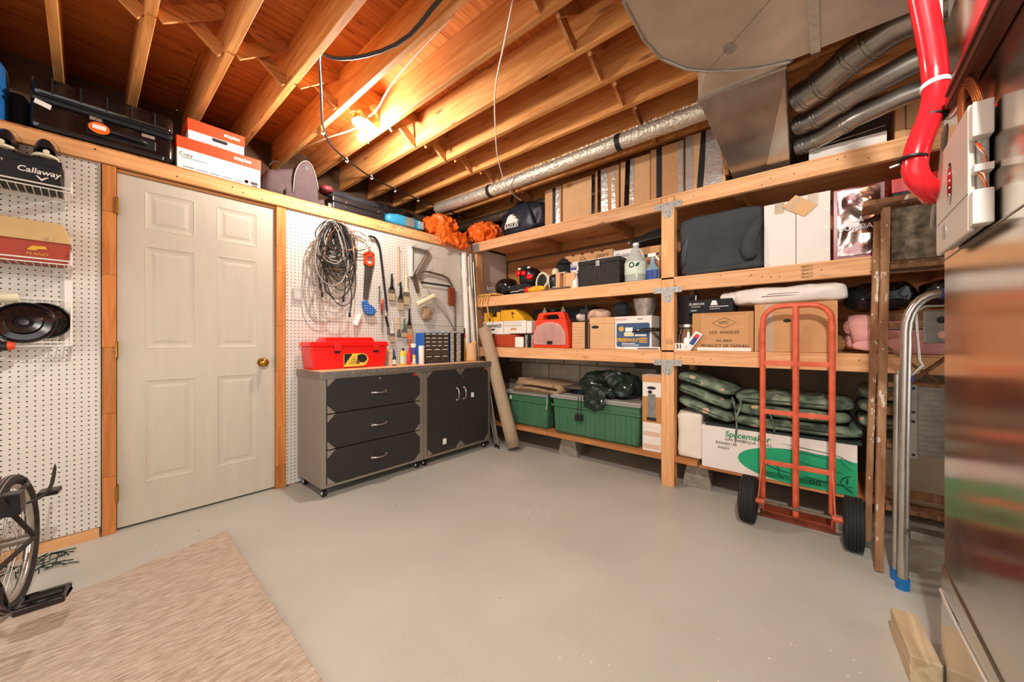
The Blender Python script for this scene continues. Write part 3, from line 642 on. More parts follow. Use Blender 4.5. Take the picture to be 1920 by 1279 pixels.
for i, (x0, y0, x1, y1, z0, z1, r, m, lb) in enumerate((
    (2.735, 2.95, 2.682, 3.0, .002, 2.03, .029, 'white', 'thick white plastic pipe leaning in the corner past the hacksaw'),
    (2.76, 2.89, 2.730, 2.982, .002, 1.99, .010, 'cord_white', 'thin pale pipe leaning in the corner behind the thick white pipe'),
    (2.785, 2.86, 2.758, 2.978, .002, 2.02, .009, 'cord_white', 'thin pale pipe leaning in the corner behind the thick white pipe'),
    (2.79, 2.82, 2.775, 2.95, .002, 1.93, .011, 'alu', 'thin metal pipe leaning against the shelf end post'),
    (2.745, 2.80, 2.715, 2.945, .002, 1.66, .018, 'cord_white', 'short white pipe with a fitting leaning against the shelf end post'))):
    t = thing('pipe', lb, 'pipe', (x0, y0, z0), 0, 'pipes leaning in the corner')
    obj('pipe_length', G().cyl((0, 0, 0), (x1-x0, y1-y0, z1), r, n=16), m, t, smooth=40)
    if r > .015: obj('coupling', G().cyl(Vector((0, 0, 0)).lerp(Vector((x1-x0, y1-y0, z1)), .86), Vector((0, 0, 0)).lerp(Vector((x1-x0, y1-y0, z1)), .91), r*1.18, n=16), m, t, smooth=40)

# ================================================================== tools on the pegboard
YP = 3.038
def wall(name, label, cat, x, z, group=None): return thing(name, label, cat, (x, YP, z), 0, group)
def peg(parent, x, z, L=.045):
    return obj('peg_hook', G().tube([(x, -.001, z), (x, -L, z-.002), (x, -L-.006, z+.014)], .0022, 6), 'steel', parent)
# tangle of cables: every cable is a thing of its own
random.seed(42)
CG = 'cables looped over one hook'
hx, hz = 1.30, 1.985
def cable(i, m, kind, r):
    lb = {'cord_black': 'black cable looped in the big tangle on the pegboard', 'cord_grey': 'grey cable looped in the big tangle on the pegboard', 'cord_white': 'white cable looped in the big tangle on the pegboard', 'copper': 'copper-brown cable looped in the big tangle on the pegboard'}[m]
    t = wall('cable', lb, 'cable', hx, hz, CG)
    cx = random.uniform(-.13, .15); w_ = random.uniform(.08, .16); h_ = random.uniform(.13, .38); y = -.02-random.uniform(0, .10); pts = []
    turns = random.choice((2, 3, 3)); n = 26
    for k in range(turns*n):
        a = 2*PI*k/n; ww = w_*(1+.16*math.sin(k*.11+i)); hh = h_*(.75+.25*math.sin(k*.07+i*2))
        pts.append((cx*.6+ww*math.sin(a)*(.72+.28*math.cos(a+PI)), y+.018*math.sin(a*1.3+i), -hh*(1-math.cos(a))*.95+random.uniform(-.003, .003)+.02))
    obj('coil', G().tube(pts, r, 6), m, t, smooth=True)
    if kind:
        x0, y0, z0 = pts[-1]; L = random.uniform(.35, .75); s = random.choice((-1, 1)); q = []
        for k in range(14):
            u = k/13; q.append((x0+s*(.03+.09*math.sin(u*2.6))*u*1.6, y0-.012*u, z0-L*u))
        obj('tail', G().tube(q, r, 6), m, t, smooth=True)
        e = q[-1]; obj('plug', G().box(e[0]-.008, e[0]+.008, e[1]-.006, e[1]+.006, e[2]-.035, e[2]+.002), m if m != 'copper' else 'cord_black', t, bevel=.002)
seq = ['cord_black']*9+['cord_grey']*7+['cord_white']*5+['copper']*1
for i, m in enumerate(seq): cable(i, m, i % 2 == 0 or i % 5 == 0, random.uniform(.0028, .0048))
# wide white coil at the right of the tangle, and a loop out to the left
t = wall('cable_coil', 'pale round coil of cable hung at the top right of the tangle', 'cable', 1.475, 1.955)
for k in range(4): obj('loop', G().ring((random.uniform(-.01, .03), -.03-k*.012, -.02-.006*k), .075+.006*k, .0035, 'y', 30, 6, 1.2, .8), 'cord_white', t, smooth=True)
peg(t, -.02, .045, .09)
t = wall('cable_loop', 'grey cable bowing out left of the tangle', 'cable', 1.16, 1.72)
obj('loop', G().tube([(.08, -.03, .16), (-.02, -.03, .14), (-.07, -.035, .04), (-.06, -.04, -.10), (-.09, -.03, -.24), (-.07, -.03, -.42), (.02, -.03, -.52), (.12, -.03, -.48)], .0042, 8), 'cord_grey', t, sub=2, smooth=True)
t = wall('outlet_plate', 'clear plastic outlet cover on the pegboard beside the tangle', 'outlet', 1.01, 1.375); obj('cover', G().box(0, .068, -.022, -.001, 0, .098), 'clear_grey', t, bevel=.003); obj('socket', G().box(.012, .056, -.008, -.0015, .018, .08), 'white', t)
# hand saw
t = wall('hand_saw', 'hand saw with orange handle hanging on the pegboard', 'saw', 1.60, 1.79)
g = G().prism([(-.035, .055), (-.03, -.045), (.012, -.072), (.048, -.04), (.055, .06), (.02, .062)], 'y', -.026, -.008)
obj('handle', G().prism([(-.038, .02), (-.03, .05), (.035, .062), (.052, .045), (.052, .025), (-.02, .008)], 'y', -.028, -.008).prism([(-.038, .02), (-.02, .02), (-.016, -.05), (-.036, -.05)], 'y', -.028, -.008).prism([(-.036, -.05), (.01, -.075), (.05, -.045), (.05, -.022), (.01, -.052), (-.018, -.034)], 'y', -.028, -.008).prism([(.034, .04), (.052, .04), (.05, -.04), (.036, -.03)], 'y', -.028, -.008), 'tool_orange', t, bevel=.003)
obj('blade', G().prism([(-.034, -.048), (.046, -.048), (-.008, -.36), (-.048, -.35)], 'y', -.0205, -.0185), 'saw_steel', t); peg(t, .0, .03)
# black bent bar
t = wall('bent_bar', 'long dark bent tube hanging on the pegboard right of the saw', 'tube', 1.68, 1.95)
obj('bar', G().tube([(-.09, -.025, .025), (-.05, -.025, .035), (-.015, -.025, .025), (.015, -.025, -.02), (.03, -.025, -.09), (.05, -.022, -.25), (.078, -.02, -.45), (.10, -.02, -.64)], .011, 10), 'black_plastic', t, sub=1, smooth=True); peg(t, -.06, .02)
# mask / blue duster, scissors and screwdrivers
t = wall('work_glove', 'blue dotted work glove clipped to the pegboard', 'glove', 1.60, 1.36)
obj('glove', G().prism([(-.06, .05), (-.03, .065), (.0, .03), (.05, .0), (.065, -.03), (.03, -.065), (-.02, -.06), (-.045, -.02)], 'y', -.045, -.005), 'blue', t, bevel=.008, smooth=60)
g = G()
for a in range(-2, 3):
    for b in range(-2, 3):
        if abs(a*.022-.0)+abs(b*.02) < .07: g.cyl((a*.022, -.0475, -.005+b*.02), (a*.022, -.0445, -.005+b*.02), .003, n=6)
obj('grip_dots', g, 'white', t); obj('cuff', G().cyl((-.075, -.02, -.06), (-.115, -.02, -.155), .020, .022, n=14), 'white', t, smooth=50)
def screwdriver(x, z, L, hm, lb, w=.010):
    t = wall('screwdriver', lb, 'screwdriver', x, z, 'hand tools on the pegboard')
    obj('grip', G().lathe([(0, .05), (w*.8, .045), (w, .02), (w*.75, -.03), (w*.9, -.045), (0, -.046)], (0, -.022, 0), n=12), hm, t, smooth=40)
    obj('shaft', G().cyl((0, -.022, -.0465), (0, -.022, -L), .0032, n=8), 'steel', t); peg(t, .014, .02, .03)
screwdriver(1.735, 1.40, .26, 'tool_orange', 'screwdriver with orange handle beside the blue glove'); screwdriver(1.72, 1.36, .20, 'wood_handle', 'screwdriver with brown handle beside the blue glove', .009)
t = wall('compass', 'slim steel dividers hanging right of the saw', 'tool', 1.70, 1.50, 'hand tools on the pegboard')
obj('leg', G().bar((0, -.02, .05), (-.006, -.02, -.10), .006, .004), 'steel', t); obj('leg', G().bar((.004, -.02, .05), (.014, -.02, -.10), .006, .004), 'steel', t); obj('pivot', G().cyl((.002, -.026, .05), (.002, -.012, .05), .007, n=10), 'steel', t); peg(t, .002, .05, .03)
t = wall('putty_knife', 'black handled scraper hanging under the bent tube', 'scraper', 1.775, 1.25, 'hand tools on the pegboard')
obj('grip', G().bar((-.01, -.02, .045), (.012, -.02, -.05), .026, .014), 'black_plastic', t, bevel=.004); obj('blade', G().prism([(.0, -.05), (.025, -.055), (.035, -.12), (.0, -.115)], 'y', -.021, -.019), 'alu_dull', t); peg(t, -.008, .05, .03)
# brushes
def brush(x, z, w_, L, hm, lb, tilt=0):
    t = wall('paint_brush', lb, 'brush', x, z, 'paint brushes on the pegboard')
    t.rotation_euler = (0, tilt, 0)
    g = G().prism([(-.006, .02), (.006, .02), (.008, -.02), (.011, -L*.5), (w_*.5, -L*.72), (-w_*.5, -L*.72), (-.011, -L*.5), (-.008, -.02)], 'y', -.026, -.016)
    obj('handle', g, hm, t, bevel=.002); obj('ferrule', G().box(-w_*.52, w_*.52, -.028, -.014, -L*.9, -L*.722), 'steel', t)
    obj('bristles', G().hexa([(-w_*.5, -.030, -L*1.25), (w_*.5, -.030, -L*1.25), (w_*.5, -.012, -L*1.25), (-w_*.5, -.012, -L*1.25), (-w_*.5, -.027, -L*.9005), (w_*.5, -.027, -L*.9005), (w_*.5, -.015, -L*.9005), (-w_*.5, -.015, -L*.9005)]), 'bristle', t); peg(t, 0, .012, .035)
brush(1.823, 1.665, .062, .175, 'black_plastic', 'paint brush with short black handle, leftmost on the pegboard')
brush(1.915, 1.60, .055, .19, 'black_plastic', 'paint brush with black handle below the long pale stirring stick')
brush(1.975, 1.69, .058, .22, 'cream', 'paint brush with cream handle beside the metal bracket')
brush(2.008, 1.36, .05, .19, 'black_plastic', 'paint brush with slim black handle above the orange wrench')
brush(1.955, 1.26, .05, .12, 'green_tote', 'paint brush with green handle hung low on the pegboard')
brush(1.83, 1.25, .045, .15, 'cord_white', 'paint brush with white handle hung low beside the scraper')
t = wall('stir_stick', 'long pale wooden stirring stick hung between brushes', 'stick', 1.893, 1.94); obj('stick', G().prism([(-.012, .0), (.0, .012), (.012, 0), (.022, -.32), (-.002, -.34)], 'y', -.012, -.006), 'skin_pink', t); peg(t, 0, -.004, .03)
t = wall('steel_spatula', 'small steel paint scraper hung low on the pegboard', 'scraper', 1.90, 1.20); obj('grip', G().box(-.010, .010, -.022, -.012, -.02, .09), 'card_light', t, bevel=.003); obj('blade', G().prism([(-.012, -.02), (.012, -.02), (.026, -.09), (-.026, -.09)], 'y', -.018, -.016), 'alu_dull', t); peg(t, 0, .08, .03)
# folding shelf bracket (white channel and strut)
t = wall('shelf_bracket', 'white metal angle bracket with diagonal strut on the pegboard', 'bracket', 2.03, 1.96)
obj('upright', G().box(-.012, .014, -.022, -.002, -.27, .02), 'white', t); obj('top_arm', G().bar((.0, -.02, .005), (.20, -.02, .0), .018, .02, up=(0, 1, 0)), 'alu_dull', t)
for dx in (0, .028): obj('strut', G().bar((.01+dx, -.025, -.28), (.175+dx, -.025, -.01), .012, .014, up=(0, 1, 0)), 'alu', t)
peg(t, .04, .03); peg(t, .19, .02, .07)
t = wall('caulking_spatula', 'rusty trowel hanging under the white bracket', 'trowel', 2.05, 1.66); obj('blade', G().prism([(-.03, .05), (.03, .06), (.075, -.10), (.06, -.13), (.04, -.12)], 'y', -.02, -.016), 'rust', t); obj('tang', G().bar((0, -.02, .05), (.01, -.03, .09), .012, .01), 'steel', t); peg(t, 0, .04, .03)
t = wall('hacksaw', 'grey hacksaw with reddish wooden handle on the pegboard', 'saw', 2.13, 1.755)
obj('frame', G().tube([(.0, -.025, -.10), (-.01, -.025, -.03), (.03, -.025, .01), (.15, -.025, -.002), (.30, -.025, -.012), (.37, -.025, -.04), (.395, -.025, -.13)], .012, 8), 'rust', t, sub=1, smooth=True)
obj('blade', G().box(0, .37, -.0265, -.0245, -.118, -.102), 'black', t); obj('handle', G().prism([(.345, -.12), (.425, -.125), (.43, -.31), (.35, -.31)], 'y', -.040, -.012), 'wood_handle', t, bevel=.005); peg(t, .12, .02, .05); peg(t, .28, .01, .05)
t = wall('roller_cover', 'cream paint roller sleeve hanging at a slant on the pegboard', 'roller', 2.17, 1.47); g = G(); g.cyl((-.10, -.05, -.05), (.10, -.05, .05), .025, n=20); obj('sleeve', g, 'cream', t, smooth=50); obj('core', G().cyl((.1002, -.05, .0501), (.102, -.05, .051), .018, n=16), 'black', t); peg(t, 0, .03, .06)
t = wall('work_gloves', 'worn tan leather glove hanging under the roller sleeve', 'glove', 2.20, 1.36); obj('glove', G().blob((0, -.03, -.02), (.055, .022, .07), p=2.6, seed=3, amp=.012, freq=22), 'rug_tan', t, smooth=True); obj('buckle', G().tube([(.05, -.035, -.03), (.085, -.035, .02), (.075, -.035, .05)], .004, 6), 'steel', t)
t = wall('wire_tool', 'bundle of thin steel wires hanging slanted by the hacksaw', 'wire', 2.20, 1.60)
for k in range(4): obj('wire', G().tube([(0+.02*k, -.02, -.02*k), (.12+.03*k, -.02, -.14), (.30+.02*k, -.018, -.32-.03*k), (.40-.03*k, -.015, -.43)], .0016, 5), 'steel', t)
t = wall('steel_ruler', 'thin upright steel ruler on the pegboard near the pipes', 'ruler', 2.59, 1.60); obj('blade', G().box(-.012, .012, -.006, -.003, -.43, .0), 'alu_dull', t); peg(t, 0, -.01, .03)
# ================================================================== wire baskets at the left and what they hold
def basket(label, z, h=.07, y0=2.86, x0=-.62, x1=-.045):
    t = thing('wire_basket', label, 'basket', (x0, y0, z)); W = x1-x0; D = 3.036-y0; g = G(); r = .0028
    for zz, rr in ((0, r), (h, r*1.3)): g.tube([(0, 0 if zz < .01 else .07, zz), (W, 0 if zz < .01 else .07, zz), (W, D, zz), (0, D, zz)] if zz < .01 else [(W, .0, .018), (W, .0, zz), (W, D, zz), (0, D, zz), (0, .0, zz), (0, 0, .018)], rr, 6, closed=True)
    obj('rim', g, 'white', t)
    for i in range(25): x = W*i/24; obj('wire', G().tube([(x, .002, .0), (x, D-.004, 0), (x, D-.002, h)], r*.7, 5), 'white', t)
    for i in range(7): y = D*i/6; obj('wire', G().tube([(W, y, h), (W-.002, y, 0)], r*.8, 5), 'white', t)
    for x in (W-.012, W-.3): obj('bracket', G().box(x-.014, x+.014, D-.003, D-.0005, 0, h+.11).prism([(.02, 0), (D-.003, -.05), (D-.003, 0)], 'x', x-.002, x+.002), 'white', t)
    return t
basket('white wire basket holding the black shoe box', 1.815, .055)
basket('white wire basket holding the tan and red tackle box', 1.455, .06)
basket('white wire basket holding black plastic discs', 1.055, .235)
t = thing('shoe_box', 'black shoe box in the top wire basket under the golf shoes', 'box', (-.44, 2.872, 1.8195))
obj('body', G().box(0, .362, 0, .15, 0, .135), 'black', t, bevel=.002); obj('lid', G().box(-.003, .365, -.003, .153, .105, .139), 'soft_black', t, bevel=.002)
text(t, 'Callaway', .295, .070, .036, 'white', y=-.0045, shear=.15, bold=.0006); obj('chevron', G().prism([(.285, .05), (.292, .05), (.303, .038), (.318, .05), (.325, .05), (.303, .028)], 'y', -.0048, -.0032), 'white', t)
text(t, 'RT', .185, .092, .017, 'white', y=-.0045)
def shoe(x, rz, label):
    t = thing('golf_shoe', label, 'shoe', (x, 2.945, 1.9605), rz, 'golf shoes on the shoe box')
    def body(u, v):
        a = 2*PI*u; yy = -.095+.20*v; w_ = .043*(math.sin(PI*min(1, .14+.92*v))**.45); h = .058+.032*(v > .45)*min(1, (v-.45)*4) if v > .45 else .026+.075*math.sin(v*PI*.9)**.8
        w_ *= 1-.15*math.sin(PI*v)
        return (w_*math.cos(a), yy, .020+max(0, math.sin(a))**.8*h)
    up = obj('upper', G().grid(body, 24, 16), 'leather', t, smooth=True)
    pl = [(.046*math.copysign(abs(math.cos(a))**.8, math.cos(a))*(1 if math.sin(a) < 0 else .85), .004+.103*math.sin(a)) for a in [2*PI*k/28 for k in range(28)]]
    so = obj('sole', G().prism(pl, 'z', .008, .020), 'cream', t, bevel=.002)
    for a, b in ((-.025, -.06), (.025, -.06), (-.028, -.02), (.028, -.02), (-.02, .07), (.02, .07)): obj('spike', G().cyl((a, b, .0), (a, b, .0079), .006, .009, n=8), 'leather', so)
    obj('badge', G().lathe([(0, -.003), (.010, -.002), (.011, 0)], (.0, -.0985, .027), axis='y', n=14), 'cream', t); obj('lace', G().tube([(0, -.02, .10), (.02, -.03, .118), (.045, -.01, .09), (.05, 0, .06)], .0014, 5), 'cord_black', t, sub=1)
    return t
shoe(-.13, .08, 'black golf shoe on the shoe box, nearer the door'); shoe(-.245, -.05, 'black golf shoe on the shoe box at the edge of the picture')
t = thing('tackle_box', 'tackle box with tan lid and rust-red base in the wire basket', 'box', (-.50, 2.862, 1.459))
obj('base', G().hexa([(.01, .006, 0), (.44, .006, 0), (.44, .16, 0), (.01, .16, 0), (0, 0, .098), (.45, 0, .098), (.45, .165, .098), (0, .165, .098)]), 'plano_red', t, bevel=.004)
obj('lid', G().hexa([(-.006, -.006, .0985), (.456, -.006, .0985), (.456, .168, .0985), (-.006, .168, .0985), (.0, .004, .20), (.43, .03, .20), (.43, .15, .20), (0, .15, .20)]), 'beige_lid', t, bevel=.004)
obj('lid_rib', G().box(.385, .395, -.0085, .004, .10, .125), 'beige_lid', t); obj('emblem', G().prism([(.32, .052), (.335, .072), (.375, .074), (.38, .06), (.355, .058), (.345, .05)], 'y', -.0035, .004), 'yellow', t); text(t, 'PLANO', .35, .034, .020, 'yellow', y=-.001, shear=.2)
for i, (x, z, r, y, lb) in enumerate(((-.188, 1.164, .098, 2.885, 'black ringed plastic disc in front in the lower wire basket'), (-.135, 1.178, .090, 2.955, 'black plastic disc behind the front one in the lower basket'))):
    t = thing('plastic_disc', lb, 'disc', (x, y, z), 0, 'black lids in the lower basket'); t.rotation_euler = (-.25, 0, .15 if i else -.05)
    obj('dish', G().lathe([(0, -.012), (r*.30, -.012), (r*.33, -.022), (r*.55, -.020), (r*.60, -.008), (r*.86, -.004), (r*.93, -.014), (r, -.010), (r, .004), (r*.9, .010), (0, .006)], axis='y', n=48), 'black_gloss', t, smooth=35)
    obj('rim', G().ring((0, -.008, 0), r*.99, .003, 'y', 48, 6), 'black_plastic', t); 
    obj('hub', G().lathe([(0, -.020), (r*.16, -.018), (r*.2, -.0125)], axis='y', n=24), 'black_plastic', t, smooth=40)
t = thing('drill_handle', 'black grip with an orange tip sticking out of the lower basket', 'tool', (-.33, 2.845, 1.052)); obj('grip', G().cyl((0, 0, 0), (.10, -.01, .004), .020, .022, n=16), 'black_plastic', t, smooth=40); obj('tip', G().cyl((.1005, -.01, .004), (.118, -.012, .005), .021, .015, n=16), 'orange_red', t, smooth=40)
t = thing('wood_dowel', 'pale rolled paper lying in the lower wire basket', 'paper', (-.34, 2.93, 1.285)); obj('roll', G().cyl((0, 0, 0), (.13, .02, 0), .022, n=16), 'cream', t, smooth=40)
# ================================================================== luggage and boxes on the ledge (deck at z = 2.1495)
ZL = 2.1500
def ledge(name, label, cat, x, y=3.05, group=None, rz=0, z=ZL): return thing(name, label, cat, (x, y, z), rz, group)
t = ledge('suitcase', 'large glossy black hard suitcase lying on the ledge above the door', 'suitcase', -.185, 3.04)
W, D = .545, .40
obj('lower_shell', G().box(0, W, 0, D, .004, .165), 'black_gloss', t, bevel=.035, seg=5, smooth=50); obj('upper_shell', G().box(.004, W-.004, .006, D-.006, .180, .298), 'black_gloss', t, bevel=.035, seg=5, smooth=50)
obj('zip_band', G().box(.002, W-.002, .003, D-.003, .150, .195), 'black_plastic', t, bevel=.02, seg=3)
for k in range(3): obj('zip_rib', G().tube([(.03, -.001, .157+k*.014), (W-.03, -.001, .157+k*.014)], .0035, 6), 'black', t)
for k in range(5): obj('shell_rib', G().box(.07+k*.095, .078+k*.095, -.002, .004, .205, .286), 'black_plastic', t, bevel=.002)
h = obj('carry_handle', G().tube([(.23, -.004, .088), (.25, -.026, .088), (.36, -.028, .085), (.41, -.026, .082), (.425, -.004, .082)], .012, 10), 'black_plastic', t, sub=1, smooth=True)
obj('handle_plate', G().box(.19, .46, -.003, .004, .055, .112), 'black_plastic', t, bevel=.004)
obj('bumper', G().box(.03, W-.05, -.004, .01, .012, .04), 'black_plastic', t, bevel=.006)
for a, b, z in ((.20, .245, .132), (.40, .455, .122)): obj('name_strip', G().box(a, b, -.0045, -.001, z, z+.018), 'galv', t)
obj('sticker', G().prism([(.015, .135), (.068, .118), (.072, .143), (.02, .158)], 'y', -.0016, .004), 'paper_white', t)
tg = obj('luggage_tag', G().lathe([(0, -.002), (.038, -.002), (.038, .001), (0, .001)], (.235, -.032, .085), axis='y', n=30, sx=1.05, sy=.8), 'orange', t); obj('tag_print', G().box(.21, .26, -.0355, -.0345, .078, .100), 'paper_white', tg)
obj('tag_loop', G().ring((.235, -.028, .125), .014, .0015, 'y', 16, 5), 'cord_black', t)
for x, y in ((W-.03, .03), (W-.03, D-.04)): obj('wheel', G().cyl((W+.0, y, .02), (W+.012, y, .02), .018, n=16), 'rubber', t)
t = ledge('water_bottle', 'tall blue water cooler bottle on the ledge at the left edge', 'bottle', -.36, 3.13)
obj('body', G().lathe([(.105, 0), (.11, .01), (.11, .12), (.105, .126), (.105, .136), (.11, .142), (.11, .15), (.104, .156), (.104, .166), (.11, .172), (.11, .27), (.09, .31), (.04, .34)], n=36), 'blue_bottle' if 'blue_bottle' in MATS else mat('blue_bottle', '#2a6cb0', .15, coat=.5, nz=.15, ns=6), t, smooth=40); obj('cap', G().lathe([(.035, .3405), (.035, .37), (0, .371)], n=20), 'white', t)
t = ledge('dark_bag', 'dark soft bag tucked between the blue bottle and the black suitcase', 'bag', -.235, 3.30); obj('bag_body', G().blob((0, 0, .12), (.045, .10, .12), p=3, seed=2, amp=.01, freq=12, flat=-.119), 'soft_black', t, smooth=True)
def copybox(label, x, y, z, W, D, H, LH, hole, size):
    t = ledge('paper_box', label, 'box', x, y, 'white copy paper boxes with red lids', z=z)
    obj('body', G().box(.003, W-.003, .003, D-.003, 0, H), 'paper_white', t, bevel=.002, seg=1); l = obj('lid', G().box(0, W, 0, D, H-LH, H+.004), 'orange_red', t, bevel=.002, seg=1)
    text(l, 'staples', W*.76, H-LH*.45, size, 'white', y=-.001, bold=.0008)
    if hole: obj('hand_hole', G().prism([(W*.40, H-LH-.012), (W*.43, H-LH-.004), (W*.66, H-LH-.004), (W*.69, H-LH-.014), (W*.66, H-LH-.026), (W*.43, H-LH-.026)], 'y', .0015, .004), 'ink', t); text(t, 'Copy & Copy', W*.5, .022, .03, 'ink_soft', y=.0025)
    else:
        text(t, 'Copy', .045, H-LH-.035, .03, 'ink', y=.0025); obj('print_line', G().box(.025, .15, .0018, .004, H-LH-.056, H-LH-.053), 'ink_soft', t)
        for k in range(5): obj('print_line', G().box(.03+k*.065, .085+k*.065, .0018, .004, .014, .018), 'ink_soft', t)
        obj('leaf_mark', G().lathe([(.012, .0), (.012, .0012), (.010, .0012), (.010, 0)], (W-.085, .0015, .025), axis='y', n=20), 'orange_red', t); obj('barcode', G().box(W-.06, W-.02, .0016, .004, .014, .034), 'ink_soft', t); obj('barcode', G().box(W-.055, W-.022, .0016, .004, .004, .010), 'ink', t)
    return t
copybox('long white and red copy paper box on the ledge above the door', .366, 3.04, ZL, .445, .30, .195, .068, False, .036)
copybox('smaller white and red paper box stacked on the long paper box', .425, 3.10, ZL+.2005, .305, .215, .150, .070, True, .033)
# brown camera / laptop bag
t = ledge('shoulder_bag', 'brown fabric shoulder bag standing on the ledge right of the paper boxes', 'bag', .835, 3.05)
def bagshape(u, v): pass
prof = [(.185, .02), (.185, .12), (.20, .22), (.235, .285), (.275, .318), (.315, .30), (.345, .22), (.365, .10), (.37, .02), (.33, .0), (.22, .0)]
obj('body', G().hexa([(.0, .0, .0), (.26, -.0, .0), (.26, .26, .0), (0, .26, .0), (.02, .02, .17), (.22, .03, .25), (.22, .23, .25), (.02, .24, .17)]), 'brown_bag', t, bevel=.03, seg=4, smooth=50)
fp = obj('front_flap', G().prism(prof, 'y', -.005, .27), 'brown_bag', t, bevel=.012, seg=3, smooth=40)
obj('piping', G().tube([(a, -.007, b) for a, b in prof[0:8]], .003, 6), 'cord_grey', fp, sub=1, smooth=True); obj('patch', G().box(.265, .29, -.0075, -.004, .235, .268), 'black', fp)
obj('strap', G().tube([(.02, -.01, .17), (.05, -.02, .235), (.09, -.02, .225), (.11, -.01, .18)], .006, 6), 'soft_black', t, sub=1); obj('skirt', G().prism([(.13, .0), (.13, .055), (.2, .02), (.36, .03), (.40, .045), (.41, .0)], 'y', -.02, -.006), 'brown_bag', t, bevel=.004)
t = ledge('briefcase', 'black hard briefcase lying on the ledge above the cable tangle', 'briefcase', 1.31, 3.05)
obj('lower_shell', G().box(0, .46, 0, .34, 0, .062), 'leather', t, bevel=.01, seg=3); obj('upper_shell', G().box(0, .46, .002, .34, .063, .112), 'leather', t, bevel=.01, seg=3)
for x in (.11, .40): obj('latch', G().lathe([(0, -.006), (.009, -.005), (.010, 0)], (x, 0, .075), axis='y', n=14), 'chrome', t); obj('stud', G().cyl((x, -.003, .04), (x, -.0002, .04), .005, n=10), 'chrome', t)
obj('side_clasp', G().box(-.02, -.0005, .04, .10, .02, .05), 'chrome', t)
t = ledge('folded_umbrella', 'black folded umbrella with a red band on top of the briefcase', 'umbrella', 1.24, 3.12, z=ZL+.118)
obj('folded_cloth', G().blob((.28, .03, .035), (.27, .05, .035), p=2.6, seed=8, amp=.014, freq=16, flat=-.034), 'soft_black', t, smooth=True); obj('band', G().blob((.05, -.0, .045), (.05, .055, .03), p=2.5, seed=4, amp=.006, freq=18), 'maroon', t, smooth=True); obj('grip', G().cyl((.08, .02, .06), (.10, .03, .10), .02, n=12), 'black_plastic', t)
t = ledge('black_bundle', 'long black rolled plastic bundle on the ledge behind the blue sack', 'bundle', 1.68, 3.29); obj('roll', G().blob((.30, 0, .13), (.30, .11, .12), p=2.6, seed=5, amp=.018, freq=9, ridge=True, flat=-.128), 'plastic_black_bag', t, smooth=True)
obj('tied_end', G().blob((.57, -.09, .09), (.045, .045, .05), p=2, seed=9, amp=.02, freq=22, ridge=True), 'plastic_black_bag', t, smooth=True)
t = ledge('blue_sack', 'blue sleeping bag sack with a pale label on the ledge', 'bag', 1.80, 3.10); obj('sack', G().blob((.21, 0, .055), (.215, .07, .058), p=3.2, seed=6, amp=.008, freq=12, flat=-.054), 'teal_blue', t, smooth=True)
obj('label', G().grid(lambda u, v: (.17+.10*u, -.068-.012*math.cos((v-.5)*2.4), .012+.085*v), 4, 6), 'galv_plate', t, solid=.001)
for k in range(3):
    for j in range(4): obj('print_mark', G().box(.31+k*.022, .325+k*.022, -.083, -.0795, .02+j*.018, .029+j*.018), 'paper_white', t)
def tarp(label, x, y, r, seed, z=ZL):
    t = thing('orange_tarp', label, 'tarp', (x, y, z), 0, 'crumpled orange plastic on the ledge corner')
    obj('crumpled_sheet', G().blob((0, 0, r[2]), r, p=2.4, seed=seed, amp=.055, freq=11, ridge=True, flat=-r[2]+.001, nu=64, nv=40), 'orange', t, smooth=25)
tarp('crumpled orange plastic sheet spilling over the ledge corner', 2.48, 3.13, (.19, .13, .115), 3); tarp('crumpled orange plastic sheet lying against the navy bag', 2.97, 2.94, (.20, .17, .115), 9, 2.1525)
t = thing('orange_tarp', 'flap of orange plastic hanging below the ledge edge', 'tarp', (2.33, 3.010, 2.04), 0, 'crumpled orange plastic on the ledge corner')
def flap(u, v): return (.0+.38*u, -.012-.035*abs(noise.noise(Vector((u*6, v*3, 2))))-.03*(1-v)-.02*math.sin(u*3.1), .03*math.sin(u*7)+(.19-.02*u)*v+.04*u+.03*noise.noise(Vector((u*5, v*4, 7))))
obj('sheet', G().grid(flap, 30, 16), 'orange', t, smooth=30, solid=.002)

# ================================================================== under the joists: cables, insulated pipe, ducts
def cab(name, label, pts, r, m, cat='cable', sub=2, n=8):
    o = Vector(pts[0]); t = thing(name, label, cat, o); obj('run', G().tube([Vector(p)-o for p in pts], r, n), m, t, sub=sub, smooth=True); return t
t = cab('black_cable', 'thick black cable strung in clips across the joists above the ledge', [(1.03, 1.0, 2.592), (1.02, 1.2, 2.588), (1.02, 1.36, 2.585), (1.05, 1.55, 2.575), (1.01, 1.76, 2.58), (.93, 1.94, 2.588), (.86, 2.04, 2.60), (.838, 2.10, 2.66), (.86, 2.18, 2.68), (.92, 2.30, 2.62), (1.0, 2.49, 2.592), (1.13, 2.80, 2.582), (1.30, 2.97, 2.578), (1.49, 3.08, 2.584), (1.65, 3.16, 2.575), (1.81, 3.23, 2.584), (2.14, 3.30, 2.584), (2.49, 3.34, 2.584), (2.82, 3.36, 2.584), (3.10, 3.38, 2.584)], [.011]*8+[.008]*12, 'cord_black', sub=1)
o = Vector((1.03, 1.0, 2.592))
for x, y in ((1.115, 2.76), (1.42, 3.04), (1.72, 3.19), (2.02, 3.285), (2.32, 3.325), (2.63, 3.35), (2.93, 3.37)):
    obj('cable_clip', G().tube([(x-o.x, y-o.y, 2.599-o.z), (x-o.x+.012, y-o.y, 2.575-o.z), (x-o.x+.005, y-o.y, 2.562-o.z), (x-o.x-.01, y-o.y, 2.568-o.z)], .005, 6), 'white', t)
